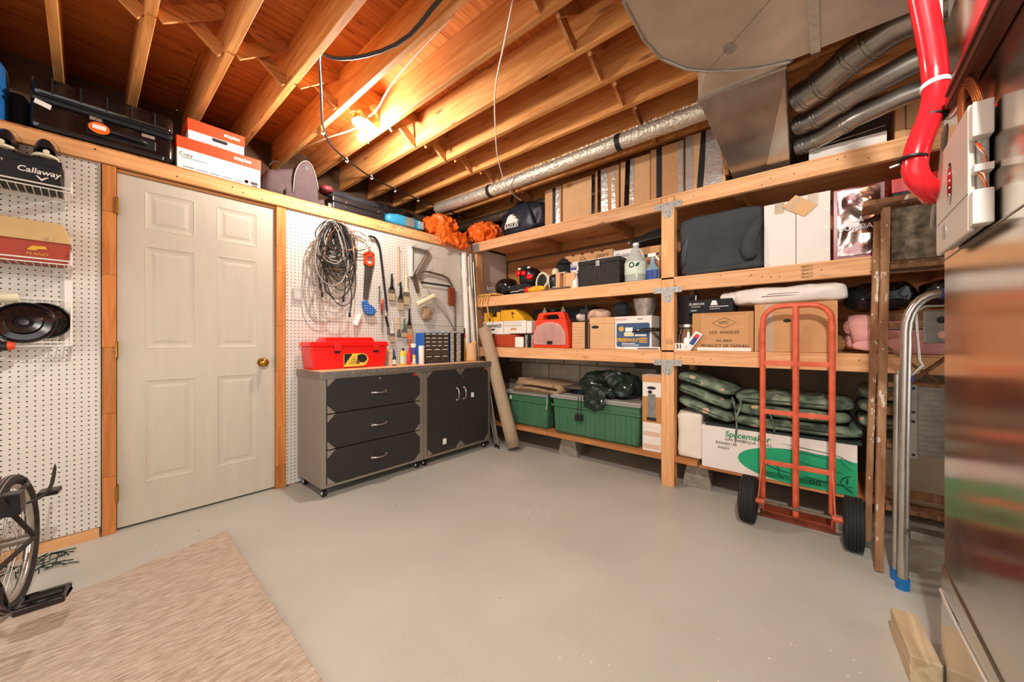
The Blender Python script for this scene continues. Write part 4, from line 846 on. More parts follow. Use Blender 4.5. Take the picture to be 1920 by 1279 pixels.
t = cab('white_wire', 'thin pale wire hanging from the joists to the navy bag', [(1.22, 1.04, 2.596), (1.38, 1.24, 2.57), (1.56, 1.48, 2.585), (1.75, 1.66, 2.57), (1.93, 1.82, 2.588), (2.15, 2.02, 2.575), (2.36, 2.16, 2.545), (2.47, 2.20, 2.452), (2.60, 2.24, 2.445), (2.74, 2.28, 2.45), (2.79, 2.27, 2.44)], .005, 'cord_white', sub=1)
cab('lamp_wire', 'pale wire running along the joist bay to the bulb holder', [(1.25, 2.40, 2.594), (1.28, 2.28, 2.62), (1.24, 2.12, 2.66), (1.22, 1.8, 2.70), (1.21, 1.4, 2.72)], .006, 'cord_white')
cab('lamp_wire', 'pale wire drooping from the bulb holder back to the wall', [(1.27, 2.50, 2.594), (1.24, 2.62, 2.585), (1.21, 2.85, 2.62), (1.20, 3.1, 2.66), (1.18, 3.5, 2.70)], .006, 'cord_white')
# insulated pipe between joists
t = thing('insulated_pipe', 'silvery foil-wrapped pipe slung under the joists beside the duct', 'pipe', (2.545, .42, 2.525))
random.seed(8)
def fl(u, v):
    a = 2*PI*u; L = 2.84*v; r = .054+.0035*noise.noise(Vector((math.cos(a)*3, math.sin(a)*3, L*26)))+.003*noise.noise(Vector((math.cos(a)*2, 5, L*60)))
    return (.02*math.sin(L*1.5)+r*math.cos(a), L, .01*math.sin(L*2)+r*math.sin(a))
obj('wrap', G().grid(fl, 24, 240), 'foil_paper', t, smooth=True)
g = G()
for k in range(190):
    L = .02+k*.0147; a = 1.9+random.uniform(-.35, .35); r = .055; q = Vector((r*math.cos(a)+.02*math.sin(L*1.5), L, r*math.sin(a)+.01*math.sin(L*2)))
    n = Vector((math.cos(a), random.uniform(-.5, .5), math.sin(a))); s = Vector((0, .008, 0))
    g.add([q-s, q+s, q+n*random.uniform(.006, .018)], [(0, 1, 2)])
o = obj('frayed_edge', g, 'foil_paper', t); o['kind'] = 'stuff'
for L in (.73, 2.03): obj('strap', G().lathe([(.0595, L), (.0595, L+.035), (.057, L+.035), (.057, L)], (.02*math.sin(L*1.5), 0, .01*math.sin(L*2)), axis='y', n=24), 'black', t)
t = thing('insulated_pipe', 'second foil-wrapped pipe far back above the orange sheets', 'pipe', (3.14, 1.9, 2.52)); obj('wrap', G().grid(lambda u, v: ((.05+.004*noise.noise(Vector((u*9, v*50, 1))))*math.cos(2*PI*u), 1.85*v, (.05+.004*noise.noise(Vector((u*9, v*50, 1))))*math.sin(2*PI*u)), 20, 80), 'foil_paper', t, smooth=True)
# main duct with rounded elbow
t = thing('main_duct', 'big galvanised sheet-metal duct with rounded elbow under the joists', 'duct', (1.7, .2, 2.40))
el = [(-1.0, .605), (1.36, .605), (1.60, .615), (1.76, .595), (1.90, .53), (1.985, .455), (2.06, .36), (2.13, .25), (2.17, .14), (2.17, .055), (1.60, .055), (1.60, .05), (-1.0, .05)]
el = [(a-1.7, b-.2) for a, b in el]
obj('elbow', G().prism(el, 'z', 0, .195), 'duct_metal', t, bevel=.002, seg=1)
obj('trunk', G().box(-.10, .468, -1.9, -.149, .001, .194), 'duct_metal', t, bevel=.002, seg=1)
obj('seam_cleat', G().box(-.10, .476, -.17, -.135, -.012, -.0005).box(.4685, .478, -.17, -.135, -.012, .19), 'galv', t)
obj('elbow_lip', G().tube([(a, b, -.004) for a, b in el[1:9]], .006, 6), 'galv', t)
obj('crease', G().bar((.29, .25, -.001), (.0, -.06, -.001), .003, .002), 'galv_plate', t); obj('elbow_cleat', G().bar((-.34, .408, -.004), (-.30, -.14, -.004), .012, .01), 'galv', t)
obj('smudge', G().lathe([(0, -.0012), (.032, -.0008), (.034, 0)], (.20, .14, 0), n=18, sx=1.3, sy=.8), 'galv_plate', t)
# drop that comes down over the top shelf
t = thing('duct_drop', 'sloping galvanised duct drop from the elbow to the top shelf', 'duct', (2.4, .3, 2.16))
def DP(p): return (p[0]-2.4, p[1]-.3, p[2]-2.16)
A, B, C_, D_ = (2.235, .555, 2.425), (2.235, .165, 2.425), (2.86, .185, 2.165), (2.86, .49, 2.165)
def q3(a, u): return tuple(Vector(a)+Vector((0, 0, u)))
obj('sloped_duct', G().hexa([DP(A), DP(D_), DP(C_), DP(B), DP((2.3, .555, 2.59)), DP((3.05, .5, 2.40)), DP((3.05, .185, 2.40)), DP((2.3, .165, 2.59))]), 'pipe_metal', t, bevel=.002, seg=1)
obj('throat', G().hexa([DP((1.99, .46, 2.398)), DP((2.18, .13, 2.398)), DP((2.234, .165, 2.425)), DP((2.234, .555, 2.425)), DP((1.99, .46, 2.58)), DP((2.18, .13, 2.58)), DP((2.234, .165, 2.58)), DP((2.234, .555, 2.58))]), 'duct_metal', t)
obj('drive_cleat', G().bar(DP((2.236, .562, 2.42)), DP((2.236, .158, 2.42)), .014, .012), 'galv', t)
sl = obj('bright_gusset', G().add([DP((2.30, .172, 2.394)), DP((2.86, .186, 2.1625)), DP((2.80, .30, 2.187)), DP((2.86, .186, 2.160)), DP((2.30, .172, 2.392)), DP((2.80, .30, 2.185))], [(0, 1, 2), (3, 4, 5)]), 'alu', t)
obj('wood_strip', G().bar(DP((2.84, .52, 2.20)), DP((2.84, .56, 2.42)), .03, .02), 'board_wood', t)
# round branch pipes leaving the drop
def rpipe(label, pts, r, bands):
    o = Vector(pts[0]); t = thing('round_pipe', label, 'pipe', o, 0, 'round sheet-metal pipes off the duct drop'); P = [Vector(p)-o for p in pts]
    obj('pipe_length', G().tube(P, r, 22), 'pipe_metal', t, smooth=40)
    for i, f in bands:
        p = P[i].lerp(P[i+1], f); d = (P[i+1]-P[i]).normalized()
        for s in (-.009, .009): obj('pipe_bead', G().cyl(p+d*(s-.004), p+d*(s+.004), r+.0045, n=22), 'steel', t)
rpipe('upper round metal pipe rising from the duct drop behind the red hose', [(2.61, .135, 2.43), (2.55, .03, 2.44), (2.46, -.09, 2.475), (2.39, -.22, 2.50), (2.29, -.60, 2.50), (2.28, -.9, 2.5)], .074, ((0, .3), (0, .95), (1, .9), (2, .4)))
rpipe('middle round metal pipe rising from the duct drop behind the red hose', [(2.77, .145, 2.36), (2.72, .05, 2.35), (2.62, -.10, 2.37), (2.52, -.30, 2.38), (2.43, -.66, 2.375), (2.41, -.95, 2.375)], .055, ((0, .3), (0, .95), (1, .7)))
rpipe('lower round metal pipe rising from the duct drop behind the red hose', [(2.855, .15, 2.262), (2.82, .05, 2.262), (2.72, -.10, 2.28), (2.63, -.28, 2.285), (2.53, -.68, 2.28), (2.50, -1.0, 2.28)], .045, ((0, .3), (0, .95), (1, .8)))

# ================================================================== furnace casing, control box, hose and wires at the right
t = thing('furnace', 'tall furnace casing of shiny brushed sheet metal at the right edge', 'furnace', (1.2, -.6, 0))
obj('casing', G().box(-.9, .54, -.35, .33, .385, 2.05), 'brushed_sheet', t, bevel=.003, seg=1)
obj('base_casing', G().box(-.9, .553, -.36, .3345, .0, .384), 'brushed_sheet', t, bevel=.003, seg=1)
obj('plenum', G().box(-.9, .52, -.35, .325, 2.051, 2.38), 'duct_metal', t)
obj('tie_wire', G().tube([(.556, .336, .298), (.45, .338, .300), (.1, .338, .33)], .0026, 6).tube([(.556, .336, .302), (.35, .338, .312)], .002, 6), 'cord_white', t)
obj('service_panel_seam', G().box(-.9, .5405, .3305, .3318, 1.33, 1.333), 'galv_plate', t)
t = thing('control_box', 'white plastic control box with open wiring side on the furnace casing', 'control box', (1.26, -.2685, 1.325))
obj('case', G().box(.03, .34, .002, .022, .012, .272), 'beige_plastic', t, bevel=.006); 
cv = obj('front_cover', G().prism([(.028, .0), (.345, .0), (.352, .01), (.352, .20), (.30, .275), (.028, .285)], 'y', .0225, .034), 'beige_plastic', t, bevel=.005, seg=3)
cv2 = obj('status_slot', G().prism([(.19+.022*math.cos(a), .16+.055*math.sin(a)) for a in [2*PI*k/20 for k in range(20)]], 'y', .0338, .0352), 'black_gloss', t)
for k in range(4): obj('led', G().box(.186, .194, .0353, .036, .13+k*.018, .134+k*.018), 'white', cv2)
obj('maker_plate', G().prism([(.25+.02*math.cos(a), .05+.022*math.sin(a)) for a in [2*PI*k/16 for k in range(16)]], 'y', .0338, .0348), 'galv_plate', t)
obj('cover_seam', G().box(.03, .35, .0338, .0345, .085, .0865), 'ink_soft', t)
for z in (.01, .20): obj('side_tray', G().box(-.005, .0295, .003, .033, z, z+.075), 'white', t, bevel=.003)
obj('side_bridge', G().box(.0, .0295, .003, .03, .125, .14), 'white', t)
random.seed(12)
for k in range(9):
    zc = .165 if k < 5 else .105; m = ('orange', 'cord_white', 'red', 'copper', 'cord_white')[k % 5]
    obj('wire', G().tube([(.02, .026, zc+.03), (-.004+.004*random.random(), .024-.002*k*.5, zc+.02*random.random()), (-.002, .014, zc-.02*random.random()), (.02, .008, zc-.03)], .0016, 5), m, t, sub=1)
t = cab('red_hose', 'thick bright red hose looping down to the white control box', [(1.40, -.15, 2.37), (1.52, -.17, 2.25), (1.575, -.205, 2.05), (1.59, -.222, 1.945), (1.61, -.232, 1.87), (1.605, -.235, 1.795), (1.585, -.22, 1.72), (1.555, -.192, 1.645), (1.54, -.178, 1.568), (1.56, -.20, 1.525), (1.60, -.228, 1.513), (1.68, -.236, 1.512)], .029, 'red_hose', 'hose', sub=1, n=16)
o = Vector((1.40, -.15, 2.37))
for p, d, r, m in (((1.607, -.233, 1.82), (.02, .005, .10), .0315, 'white'), ((1.585, -.222, 1.72), (-.15, .12, -.9), .0312, 'black'), ((1.542, -.180, 1.60), (-.1, .1, -.9), .0312, 'black')):
    q = Vector(p)-o; d = Vector(d).normalized(); obj('strap', G().cyl(q-d*(.007 if m == 'white' else .003), q+d*(.007 if m == 'white' else .003), r, n=20), m, t, smooth=40)
obj('strap_tail', G().bar(Vector((1.545, -.155, 1.595))-o, Vector((1.55, -.135, 1.592))-o, .006, .004), 'white', t)
cab('grey_cable', 'grey cable drooping behind the red hose loop', [(1.50, -.236, 1.665), (1.57, -.244, 1.655), (1.63, -.25, 1.60), (1.655, -.246, 1.52), (1.70, -.24, 1.46), (1.76, -.25, 1.43)], .007, 'cord_grey')
for k in range(4): cab('copper_wire', 'copper-brown wire running up the furnace casing beside the red hose', [(1.655+.004*k, -.252+.006*(k % 2), 2.3), (1.648-.010*k, -.250+.004*k, 2.0), (1.655-.006*k, -.252, 1.82), (1.62-.012*k, -.253+.004*k, 1.715+.006*k), (1.52-.01*k, -.258, 1.72)], .0042, 'copper')['group'] = 'copper wires on the furnace casing'
cab('white_cable', 'white cable running up the furnace casing behind the red hose', [(1.63, -.245, 2.3), (1.625, -.245, 2.0), (1.62, -.249, 1.9), (1.625, -.25, 1.80), (1.60, -.25, 1.70), (1.52, -.255, 1.69), (1.44, -.26, 1.70)], .0048, 'cord_white')
t = thing('copper_coil', 'coil of copper tubing on top of the white control box', 'coil', (1.36, -.252, 1.64))
for k in range(4): obj('loop', G().tube([(-.06+.012*k, -.006, -.03), (-.05+.012*k, .002, .035), (-.0+.012*k, .006, .07), (.05+.01*k, .004, .05), (.06+.01*k, 0, -.03)], .0048, 8), 'copper', t, sub=2, smooth=True)
t = thing('metal_channel', 'brown painted metal channel fixed along the furnace casing', 'channel', (1.5, -.25, 1.72)); obj('channel', G().box(-1.0, .0, -.0185, .012, -.02, .02), 'channel_brown', t, bevel=.002, seg=1); obj('channel_lip', G().box(-1.0, .0, .0125, .016, -.02, -.012).box(-1.0, 0, .0125, .016, .012, .02), 'channel_brown', t); obj('red_line', G().cyl((-1.0, .004, .032), (.03, .004, .032), .010, n=12), 'red_hose', t)
t = thing('wood_offcut', 'pale timber offcut on the floor by the furnace base', 'wood', (1.86, -.215, .001), .08); obj('timber', G().box(-.16, .10, -.035, .035, 0, .09), 'pale_block', t, bevel=.003)

# ================================================================== carpet and bicycle at the lower left
g = G(); pl = [(.52, 2.572), (.505, 1.95), (.49, 1.22), (.47, .3), (.46, -.6), (-1.8, -.6), (-1.8, 2.35), (-.22, 2.425), (.10, 2.455), (.12, 2.47)]
t = obj('area_carpet', g.prism(pl, 'z', .0005, .012), mat('carpet_pile', '#d3c1ae', .98, col2='#ae9983', ns=20, stretch=(1, 4.5, 1), bump=1.0, bs=34), bevel=.004); tag(t, 'beige cut-pile carpet piece on the floor at lower left', 'carpet')
t = thing('bicycle', 'dark bicycle with black pedal standing on the carpet at the left', 'bicycle', (-.185, 2.48, .0125), 0)
# local x along the bike (towards its front), rotated about z
t.rotation_euler = (math.radians(2), 0, math.radians(-99))
R = .262
wh = obj('tyre', G().ring((0, 0, R), R-.020, .021, 'y', 60, 12), 'tire', t, smooth=True)
for s in (-.010, 0, .010): obj('tread_stripe', G().ring((0, s, R), R-.020+.0205-abs(s)*.25, .0018, 'y', 60, 5), 'cord_grey', wh, smooth=True)
obj('rim', G().ring((0, 0, R), R-.042, .011, 'y', 60, 8), 'alu', t, smooth=True)
for k in range(24):
    a = 2*PI*k/24; b = a+(.35 if k % 2 else -.35); s = .02 if k % 4 < 2 else -.02
    obj('spoke', G().cyl((.018*math.cos(b), s, R+.018*math.sin(b)), ((R-.05)*math.cos(a), 0, R+(R-.05)*math.sin(a)), .0012, n=5), 'chrome', t)
obj('hub', G().cyl((0, -.05, R), (0, .05, R), .018, n=16), 'steel', t, smooth=40)
for s in (-1, 1): obj('seat_stay', G().cyl((0, s*.06, R), (.34, s*.03, .60), .008, n=10), 'tire', t); obj('chain_stay', G().cyl((0, s*.06, R), (.40, s*.03, .27), .009, n=10), 'tire', t)
bk = obj('brake', G().box(.14, .20, -.075, -.025, .42, .50).box(.14, .20, .025, .075, .42, .50), 'black_plastic', t, bevel=.004); obj('brake_arm', G().tube([(.14, .05, .46), (.05, .055, .50), (-.02, .05, .47), (-.05, .03, .50)], .008, 8), 'black_plastic', bk, sub=1)
obj('mudguard_stay', G().tube([(.10, .06, .43), (-.06, .075, .40), (-.14, .085, .42), (-.17, .09, .52)], .007, 8), 'tire', t, sub=1, smooth=True); obj('reflector_arm', G().box(-.15, -.08, .05, .11, .395, .415), 'black_plastic', t, bevel=.004)
obj('seat_tube', G().cyl((.40, 0, .25), (.47, 0, .74), .016, n=14), 'maroon', t, smooth=40); obj('down_tube', G().cyl((.40, 0, .27), (.98, 0, .52), .017, n=14), 'maroon', t, smooth=40); obj('rear_tube', G().cyl((.36, 0, .50), (.10, .0, .545), .012, n=12), 'maroon', t, smooth=40)
obj('saddle', G().blob((.50, 0, .80), (.13, .06, .03), p=2.4), 'leather', t, smooth=True); obj('seat_post', G().cyl((.47, 0, .741), (.475, 0, .78), .012, n=12), 'alu', t)
obj('bottom_bracket', G().cyl((.40, -.045, .27), (.40, .045, .27), .022, n=16), 'steel', t, smooth=40)
cr = obj('crank', G().tube([(.40, .05, .29), (.405, .068, .27), (.40, .075, .22), (.385, .078, .165)], [.014, .013, .011, .012], 10), 'black_gloss', t, sub=1, smooth=True); obj('chain_ring', G().ring((.40, .05, .27), .07, .004, 'y', 36, 6), 'steel', t)
pd = obj('pedal', G().box(.335, .352, .10, .215, .150, .176).box(.418, .435, .10, .215, .150, .176).box(.352, .418, .10, .114, .150, .176).box(.352, .418, .201, .215, .150, .176), 'black_gloss', t, bevel=.006, seg=3); obj('pedal_axle', G().cyl((.385, .08, .163), (.385, .21, .163), .008, n=10), 'black_plastic', pd); obj('pedal_bar', G().box(.378, .392, .114, .201, .153, .173), 'black_plastic', pd)
fw = obj('tyre', G().ring((1.02, 0, R), R-.020, .021, 'y', 48, 10), 'tire', t, smooth=True); obj('rim', G().ring((1.02, 0, R), R-.042, .011, 'y', 48, 8), 'alu', t, smooth=True)
for s in (-1, 1): obj('fork', G().cyl((1.02, s*.05, R), (.97, s*.04, .58), .010, n=10), 'maroon', t)
obj('head_tube', G().cyl((.985, 0, .48), (.95, 0, .78), .02, n=12), 'maroon', t); obj('handlebar', G().tube([(1.15, -.05, .96), (1.05, -.04, .95), (.95, .0, .95), (.85, .03, .95)], .011, 10), 'black_plastic', t, sub=1); obj('stem', G().cyl((.95, 0, .781), (.95, 0, .95), .012, n=12), 'alu', t)
t = thing('dark_netting', 'heap of dark green netting on the floor behind the bicycle wheel', 'netting', (-.17, 2.86, .001)); random.seed(2); g = G()
for k in range(60):
    x, y = random.uniform(-.3, .12), random.uniform(-.08, .09); g.tube([(x, y, .004), (x+random.uniform(-.05, .05), y+random.uniform(-.03, .03), random.uniform(.01, .03)), (x+random.uniform(-.08, .08), y+random.uniform(-.04, .04), .005)], .0028, 5)
o = obj('strands', g, 'fern', t); o['kind'] = 'stuff'
# ================================================================== things on the shelving
ZA, Z2, Z3, Z4 = 2.1525, 1.5445, 1.0075, .2270
def crumple(t, name, c, r, m, seed, amp=.02, freq=12, p=2.5, flat=True, nu=44, nv=28, sm=40):
    return obj(name, G().blob(c, r, p=p, seed=seed, amp=amp, freq=freq, ridge=True, flat=(-r[2]+.001 if flat else None), nu=nu, nv=nv), m, t, smooth=sm)
# ---------------- top shelf
t = shelf('duffel_bag', 'navy bag with a white eagle emblem and lettering on the top shelf', 'bag', 2.68, ZA, 2.845)
def dw(w): return (w.x, w.y, w.z*(1+.25*math.exp(-((w.x+.02)/.12)**2)) if w.z > 0 else w.z)
obj('bag_body', G().blob((.31, .16, .155), (.31, .15, .155), p=3.4, pz=3, seed=3, amp=.016, freq=8, ridge=True, flat=-.154, nu=56, nv=34, warp=dw), 'navy', t, smooth=45)
obj('strap', G().tube([(.08, .0, .02), (.12, -.004, .14), (.22, .01, .27), (.30, .05, .36), (.40, .02, .30), (.47, -.006, .18), (.52, .0, .03)], .012, 6), 'soft_black', t, sub=1, smooth=True)
obj('emblem', G().prism([(.15, .115), (.17, .15), (.185, .185), (.22, .205), (.265, .20), (.245, .185), (.295, .175), (.27, .16), (.315, .145), (.31, .115)], 'y', -.020, .02), 'white', t); text(t, 'EAGLES', .235, .085, .055, 'white', y=-.021, bold=.001)
t = shelf('black_strap', 'black webbing strap hanging from the joist to the navy bag', 'strap', 2.45, ZA+.33, 2.80); obj('webbing', G().bar((.0, .03, .0), (-.05, .12, .13), .03, .006), 'soft_black', t)
# row of flattened cartons taped with foil
random.seed(31)
xs = [(2.045, 1.86, 'card'), (1.855, 1.52, 'card_light'), (1.515, 1.30, 'card'), (1.295, 1.05, 'card_light'), (1.045, .80, 'card'), (.795, .535, 'card_light')]
for i, (ya, yb, m) in enumerate(xs):
    lb = ['narrow taped carton next to the navy bag on the top shelf', 'wide taped carton with an orange patch on the top shelf', 'taped carton with silver and black strips left of centre on the top shelf', 'taped carton second left of the post on the top shelf', 'taped carton above the post joint on the top shelf', 'taped foil-covered carton beside the duct drop on the top shelf'][i]
    t = shelf('taped_carton', lb, 'carton', ya, ZA, 2.85+.012*(i % 2), 'taped cartons in a row on the top shelf'); w_ = ya-yb-.004; h = .345+.012*i if i < 5 else .41
    h = min(h, .425)
    obj('body', G().box(0, w_, 0, .30, 0, h), m, t, bevel=.003)
    def strip(name, x0, x1, mm, ty=-.0025, dx=0): obj(name, G().add([(x0, ty, 0), (x1, ty, 0), (x1+dx, ty, h), (x0+dx, ty, h), (x0, -.0005, 0), (x1, -.0005, 0), (x1+dx, -.0005, h), (x0+dx, -.0005, h)], [(0,1,2,3), (7,6,5,4), (0,4,5,1), (1,5,6,2), (2,6,7,3), (3,7,4,0)]), mm, t)
    if i == 0: strip('black_strip', .088, .122, 'black'); strip('foil_strip', .124, .172, 'foil', dx=-.01)
    if i == 1: obj('patch', G().box(.05, .10, -.002, -.0004, h-.05, h-.015), 'tape_tan', t)
    if i == 1: strip('black_strip', .295, .325, 'black_gloss', dx=.004)
    if i == 2: strip('black_strip', .02, .05, 'black_gloss'); strip('foil_strip', .055, .115, 'foil'); strip('foil_strip', .15, .185, 'foil', dx=-.006)
    if i == 3: strip('black_strip', .03, .07, 'black_gloss', dx=.015); strip('foil_strip', .076, .11, 'foil', dx=.008)
    if i == 4: strip('black_strip', .045, .085, 'black'); strip('foil_strip', .20, .236, 'foil')
    if i == 5: strip('foil_strip', .0, .05, 'foil'); strip('black_strip', .075, .115, 'black', dx=.03); strip('foil_strip', .125, .235, 'foil', ty=-.004, dx=.012)
t = shelf('insulation_roll', 'dark rolled mat end beside the duct drop on the top shelf', 'roll', .505, ZA, 2.99); obj('roll', G().cyl((.04, .0, .05), (.04, .3, .05), .048, n=20), 'soft_black', t, smooth=40)
t = shelf('flat_carton', 'low grey-white carton under the round pipes on the top shelf', 'carton', .095, ZA, 2.88); cardbox(t, .335, .34, .085, 'white_card'); obj('open_flap', G().hexa([(-.0, -.004, .09), (.33, -.004, .115), (.33, .0, .115), (0, 0, .09), (0, .05, .105), (.33, .05, .135), (.33, .055, .135), (0, .055, .105)]), 'white_card', t)
t = shelf('brown_carton', 'large brown carton behind the red hose on the top shelf', 'carton', -.27, ZA, 2.88); cardbox(t, .55, .40, .245, 'card'); obj('print_frame', G().box(.04, .17, -.0012, -.0004, .06, .063).box(.04, .17, -.0012, -.0004, .20, .203).box(.04, .043, -.0012, -.0004, .063, .20).box(.167, .17, -.0012, -.0004, .063, .20), 'ink', t)
# ---------------- second shelf, left bay: sports gear
t = shelf('hockey_helmet', 'black hockey helmet with silver wire cage on the second shelf', 'helmet', 2.90, Z2, 2.90)
obj('shell', G().blob((.22, .12, .10), (.13, .11, .11), p=2.3, seed=2, amp=.008, freq=12, flat=-.098), 'black_gloss', t, smooth=True)
g = G()
for k in range(6): g.tube([(.03+.012*math.sin(j/8*PI)*-1, -.01+.11*j/8-.03*math.sin(j/8*PI), .02+.03*k) for j in range(9)], .0028, 5)
for k in range(5): g.tube([(.03-.012*math.sin(k/4*PI), -.01+.11*k/4-.03*math.sin(k/4*PI), .012), (.05, -.01+.11*k/4-.02, .18)], .0028, 5)
for v_i, v in enumerate(g.v): g.v[v_i] = (v[0]+.02, v[1]-.0, v[2])
obj('wire_cage', g, 'chrome', t, smooth=True); obj('ear_pad', G().blob((.29, .0, .07), (.04, .02, .05), p=2.5), 'soft_black', t, smooth=True)
t = shelf('hockey_glove', 'black padded glove lying beside the hockey helmet', 'glove', 2.62, Z2, 2.87); 
for k in range(4): obj('finger_roll', G().blob((.03+.028*k, .05, .045+.004*k), (.016, .07, .022), p=2.4), 'soft_black', t, smooth=True)
obj('cuff', G().blob((.09, .12, .055), (.09, .05, .055), p=2.8, flat=-.054), 'soft_black', t, smooth=True)
t = shelf('red_headgear', 'red and black protective headgear on the second shelf', 'helmet', 2.48, Z2+.055, 2.93)
obj('shell', G().blob((.12, .1, .12), (.12, .10, .11), p=2.4, seed=4, amp=.012, freq=12, flat=-.11), 'black_plastic', t, smooth=True)
for x, z, rx in ((.04, .17, .03), (.11, .165, .03), (.19, .12, .04)): obj('red_pad', G().blob((x, .0, z), (rx, .02, .028), p=2.3), 'red_bright', t, smooth=True)
for x in (.05, .17): obj('white_logo', G().box(x, x+.03, -.016, -.001, .205, .222), 'white', t)
obj('black_crest', G().blob((.1, .05, .22), (.06, .05, .03), p=2.4), 'soft_black', t, smooth=True)
t = shelf('knee_pad', 'black pad with white trim lying in front of the red headgear', 'pad', 2.50, Z2, 2.85); obj('pad', G().blob((.14, .03, .05), (.15, .04, .05), p=2.8, seed=3, amp=.006, freq=20), 'soft_black', t, smooth=True); obj('trim', G().tube([(.02, -.006, .02), (.07, -.008, .035), (.12, -.008, .02), (.16, -.008, .045), (.23, -.006, .03)], .004, 6), 'white', t, sub=1)
t = shelf('goggles', 'cream framed square goggles standing on the second shelf', 'goggles', 2.20, Z2+.02, 2.90, turn=-.1)
fr_ = [(-.01, .03), (.06, .0), (.15, .06), (.15, .12), (.08, .19), (-.005, .13)]
obj('frame', G().tube([(a+.02, .0+.01*(i % 2), b) for i, (a, b) in enumerate(fr_)], .014, 10, closed=True), 'cream', t, sub=1, smooth=True); obj('lens', G().prism([(a*.82+.032, b*.82+.018) for a, b in fr_], 'y', .002, .008), 'black_gloss', t); obj('strap', G().bar((.05, .01, .0), (.04, .02, -.018), .03, .01), 'cord_grey', t)
t = shelf('skate_boot', 'black skate boot with white laces and trim on the second shelf', 'skate', 2.05, Z2, 2.90)
obj('boot', G().blob((.06, .05, .085), (.055, .06, .085), p=2.6, seed=2, amp=.008, freq=14, flat=-.084), 'black_plastic', t, smooth=True); obj('cuff', G().blob((.06, .05, .185), (.035, .035, .04), p=2.3), 'cream', t, smooth=True)
obj('trim', G().tube([(.03, -.012, .17), (.02, -.014, .12), (.03, -.014, .07), (.03, -.012, .02)], .005, 6).tube([(.06, -.016, .03), (.09, -.012, .045), (.105, -.004, .02)], .005, 6), 'white', t, sub=1)
t = shelf('black_hat', 'round black cap behind the skate boot on the second shelf', 'hat', 2.05, Z2, 3.06); obj('crown', G().blob((.10, .0, .215), (.09, .09, .12), p=2.3, seed=3, amp=.006, freq=14), 'soft_black', t, smooth=True); obj('stand', G().cyl((.10, .0, .0), (.10, .0, .10), .05, n=16), 'soft_black', t); obj('brim', G().blob((.13, -.06, .27), (.07, .05, .012), p=2.4), 'black_plastic', t, smooth=True)
t = shelf('orange_cloth', 'bright orange and red cloth at the second shelf edge', 'cloth', 2.285, Z2, 2.828); crumple(t, 'cloth', (.12, .045, .03), (.11, .04, .03), 'yellow', 3, .01, 16); crumple(t, 'red_end', (.03, .045, .032), (.045, .035, .032), 'red_bright', 5, .008, 18)
mat('orange_cloth_m', '#f0951c', .7)
t = shelf('flat_stick', 'flat brown stick lying along the second shelf edge', 'stick', 2.04, Z2, 2.832); obj('stick', G().bar((.0, .01, .012), (.27, .02, .014), .03, .016), 'rust', t, bevel=.003)
# yellow rope draped over the shelf edge
t = shelf('yellow_rope', 'yellow rope heaped on the second shelf and hanging over its edge', 'rope', 2.93, Z2-.001, 2.815); random.seed(6)
for k in range(5):
    x0 = .012+.040*k; d = (.085, .04, .10, .02, .06)[k]; pts = [(x0+.16, .05+.01*k, .012), (x0+.07, .025, .034), (x0+.022, -.008, .028), (x0+.004, -.014, -.01), (x0-.006, -.013, -.03-d*.5), (x0-.012, -.013, -.03-d)]
    obj('rope_strand', G().tube(pts, .0075, 8), 'rope', t, sub=1, smooth=True)
obj('rope_end', G().tube([(.16, .03, .03), (.155, -.012, .018), (.16, -.014, -.05), (.17, -.014, -.12), (.185, -.014, -.19), (.20, -.015, -.235)], .0075, 8), 'rope', t, sub=1, smooth=True); obj('dark_whip', G().cyl((.20, -.015, -.235), (.21, -.015, -.262), .009, n=8), 'ink', t)
for k in range(5): obj('rope_strand', G().tube([(.08+.02*k, .03+.01*k, .015), (.20, .02+.012*k, .03+.006*k), (.34-.02*k, .03, .018)], .008, 8), 'rope', t, sub=1, smooth=True)
# cartons and bottles of the second shelf
t = shelf('open_carton', 'small cut-open brown carton left of the plain carton', 'carton', 1.93, Z2, 2.86); obj('body', G().box(0, .045, 0, .10, 0, .15).box(.085, .10, 0, .10, 0, .155).box(.045, .085, .06, .10, 0, .15), 'card_light', t, bevel=.002, seg=1); obj('arch', G().box(-.02, .11, -.002, .10, .1505, .162), 'skin_pink', t, bevel=.003)
t = shelf('brown_carton', 'small plain brown carton beside the white spray bottle', 'carton', 1.825, Z2, 2.86); cardbox(t, .10, .12, .145, 'card_light')
t = shelf('fruit_box', 'white, blue and brown fruit box printed pears on the second shelf', 'box', 1.925, Z2, 3.02); W = .485
cardbox(t, W, .24, .34, 'white_card', name='body'); obj('brown_top', G().box(0, W, -.0012, -.0003, .275, .3395), 'card', t); obj('blue_band', G().box(.0, W, -.0012, -.0003, .12, .225), 'purple_blue', t); obj('pale_line', G().box(0, W, -.0012, -.0003, .232, .237), 'purple_blue', t)
text(t, 'pears', .385, .300, .055, 'ink', shear=.4, y=-.002); text(t, 'Bo Maga', .055, .195, .030, 'white', shear=.35, y=-.002, align='CENTER'); text(t, 'Wonpola', .06, .150, .030, 'white', shear=.35, y=-.002)
for k in range(4): obj('edge_notch', G().prism([(.07+.1*k, .34), (.105+.1*k, .34), (.098+.1*k, .329), (.077+.1*k, .329)], 'y', -.0018, .003), 'ink', t)
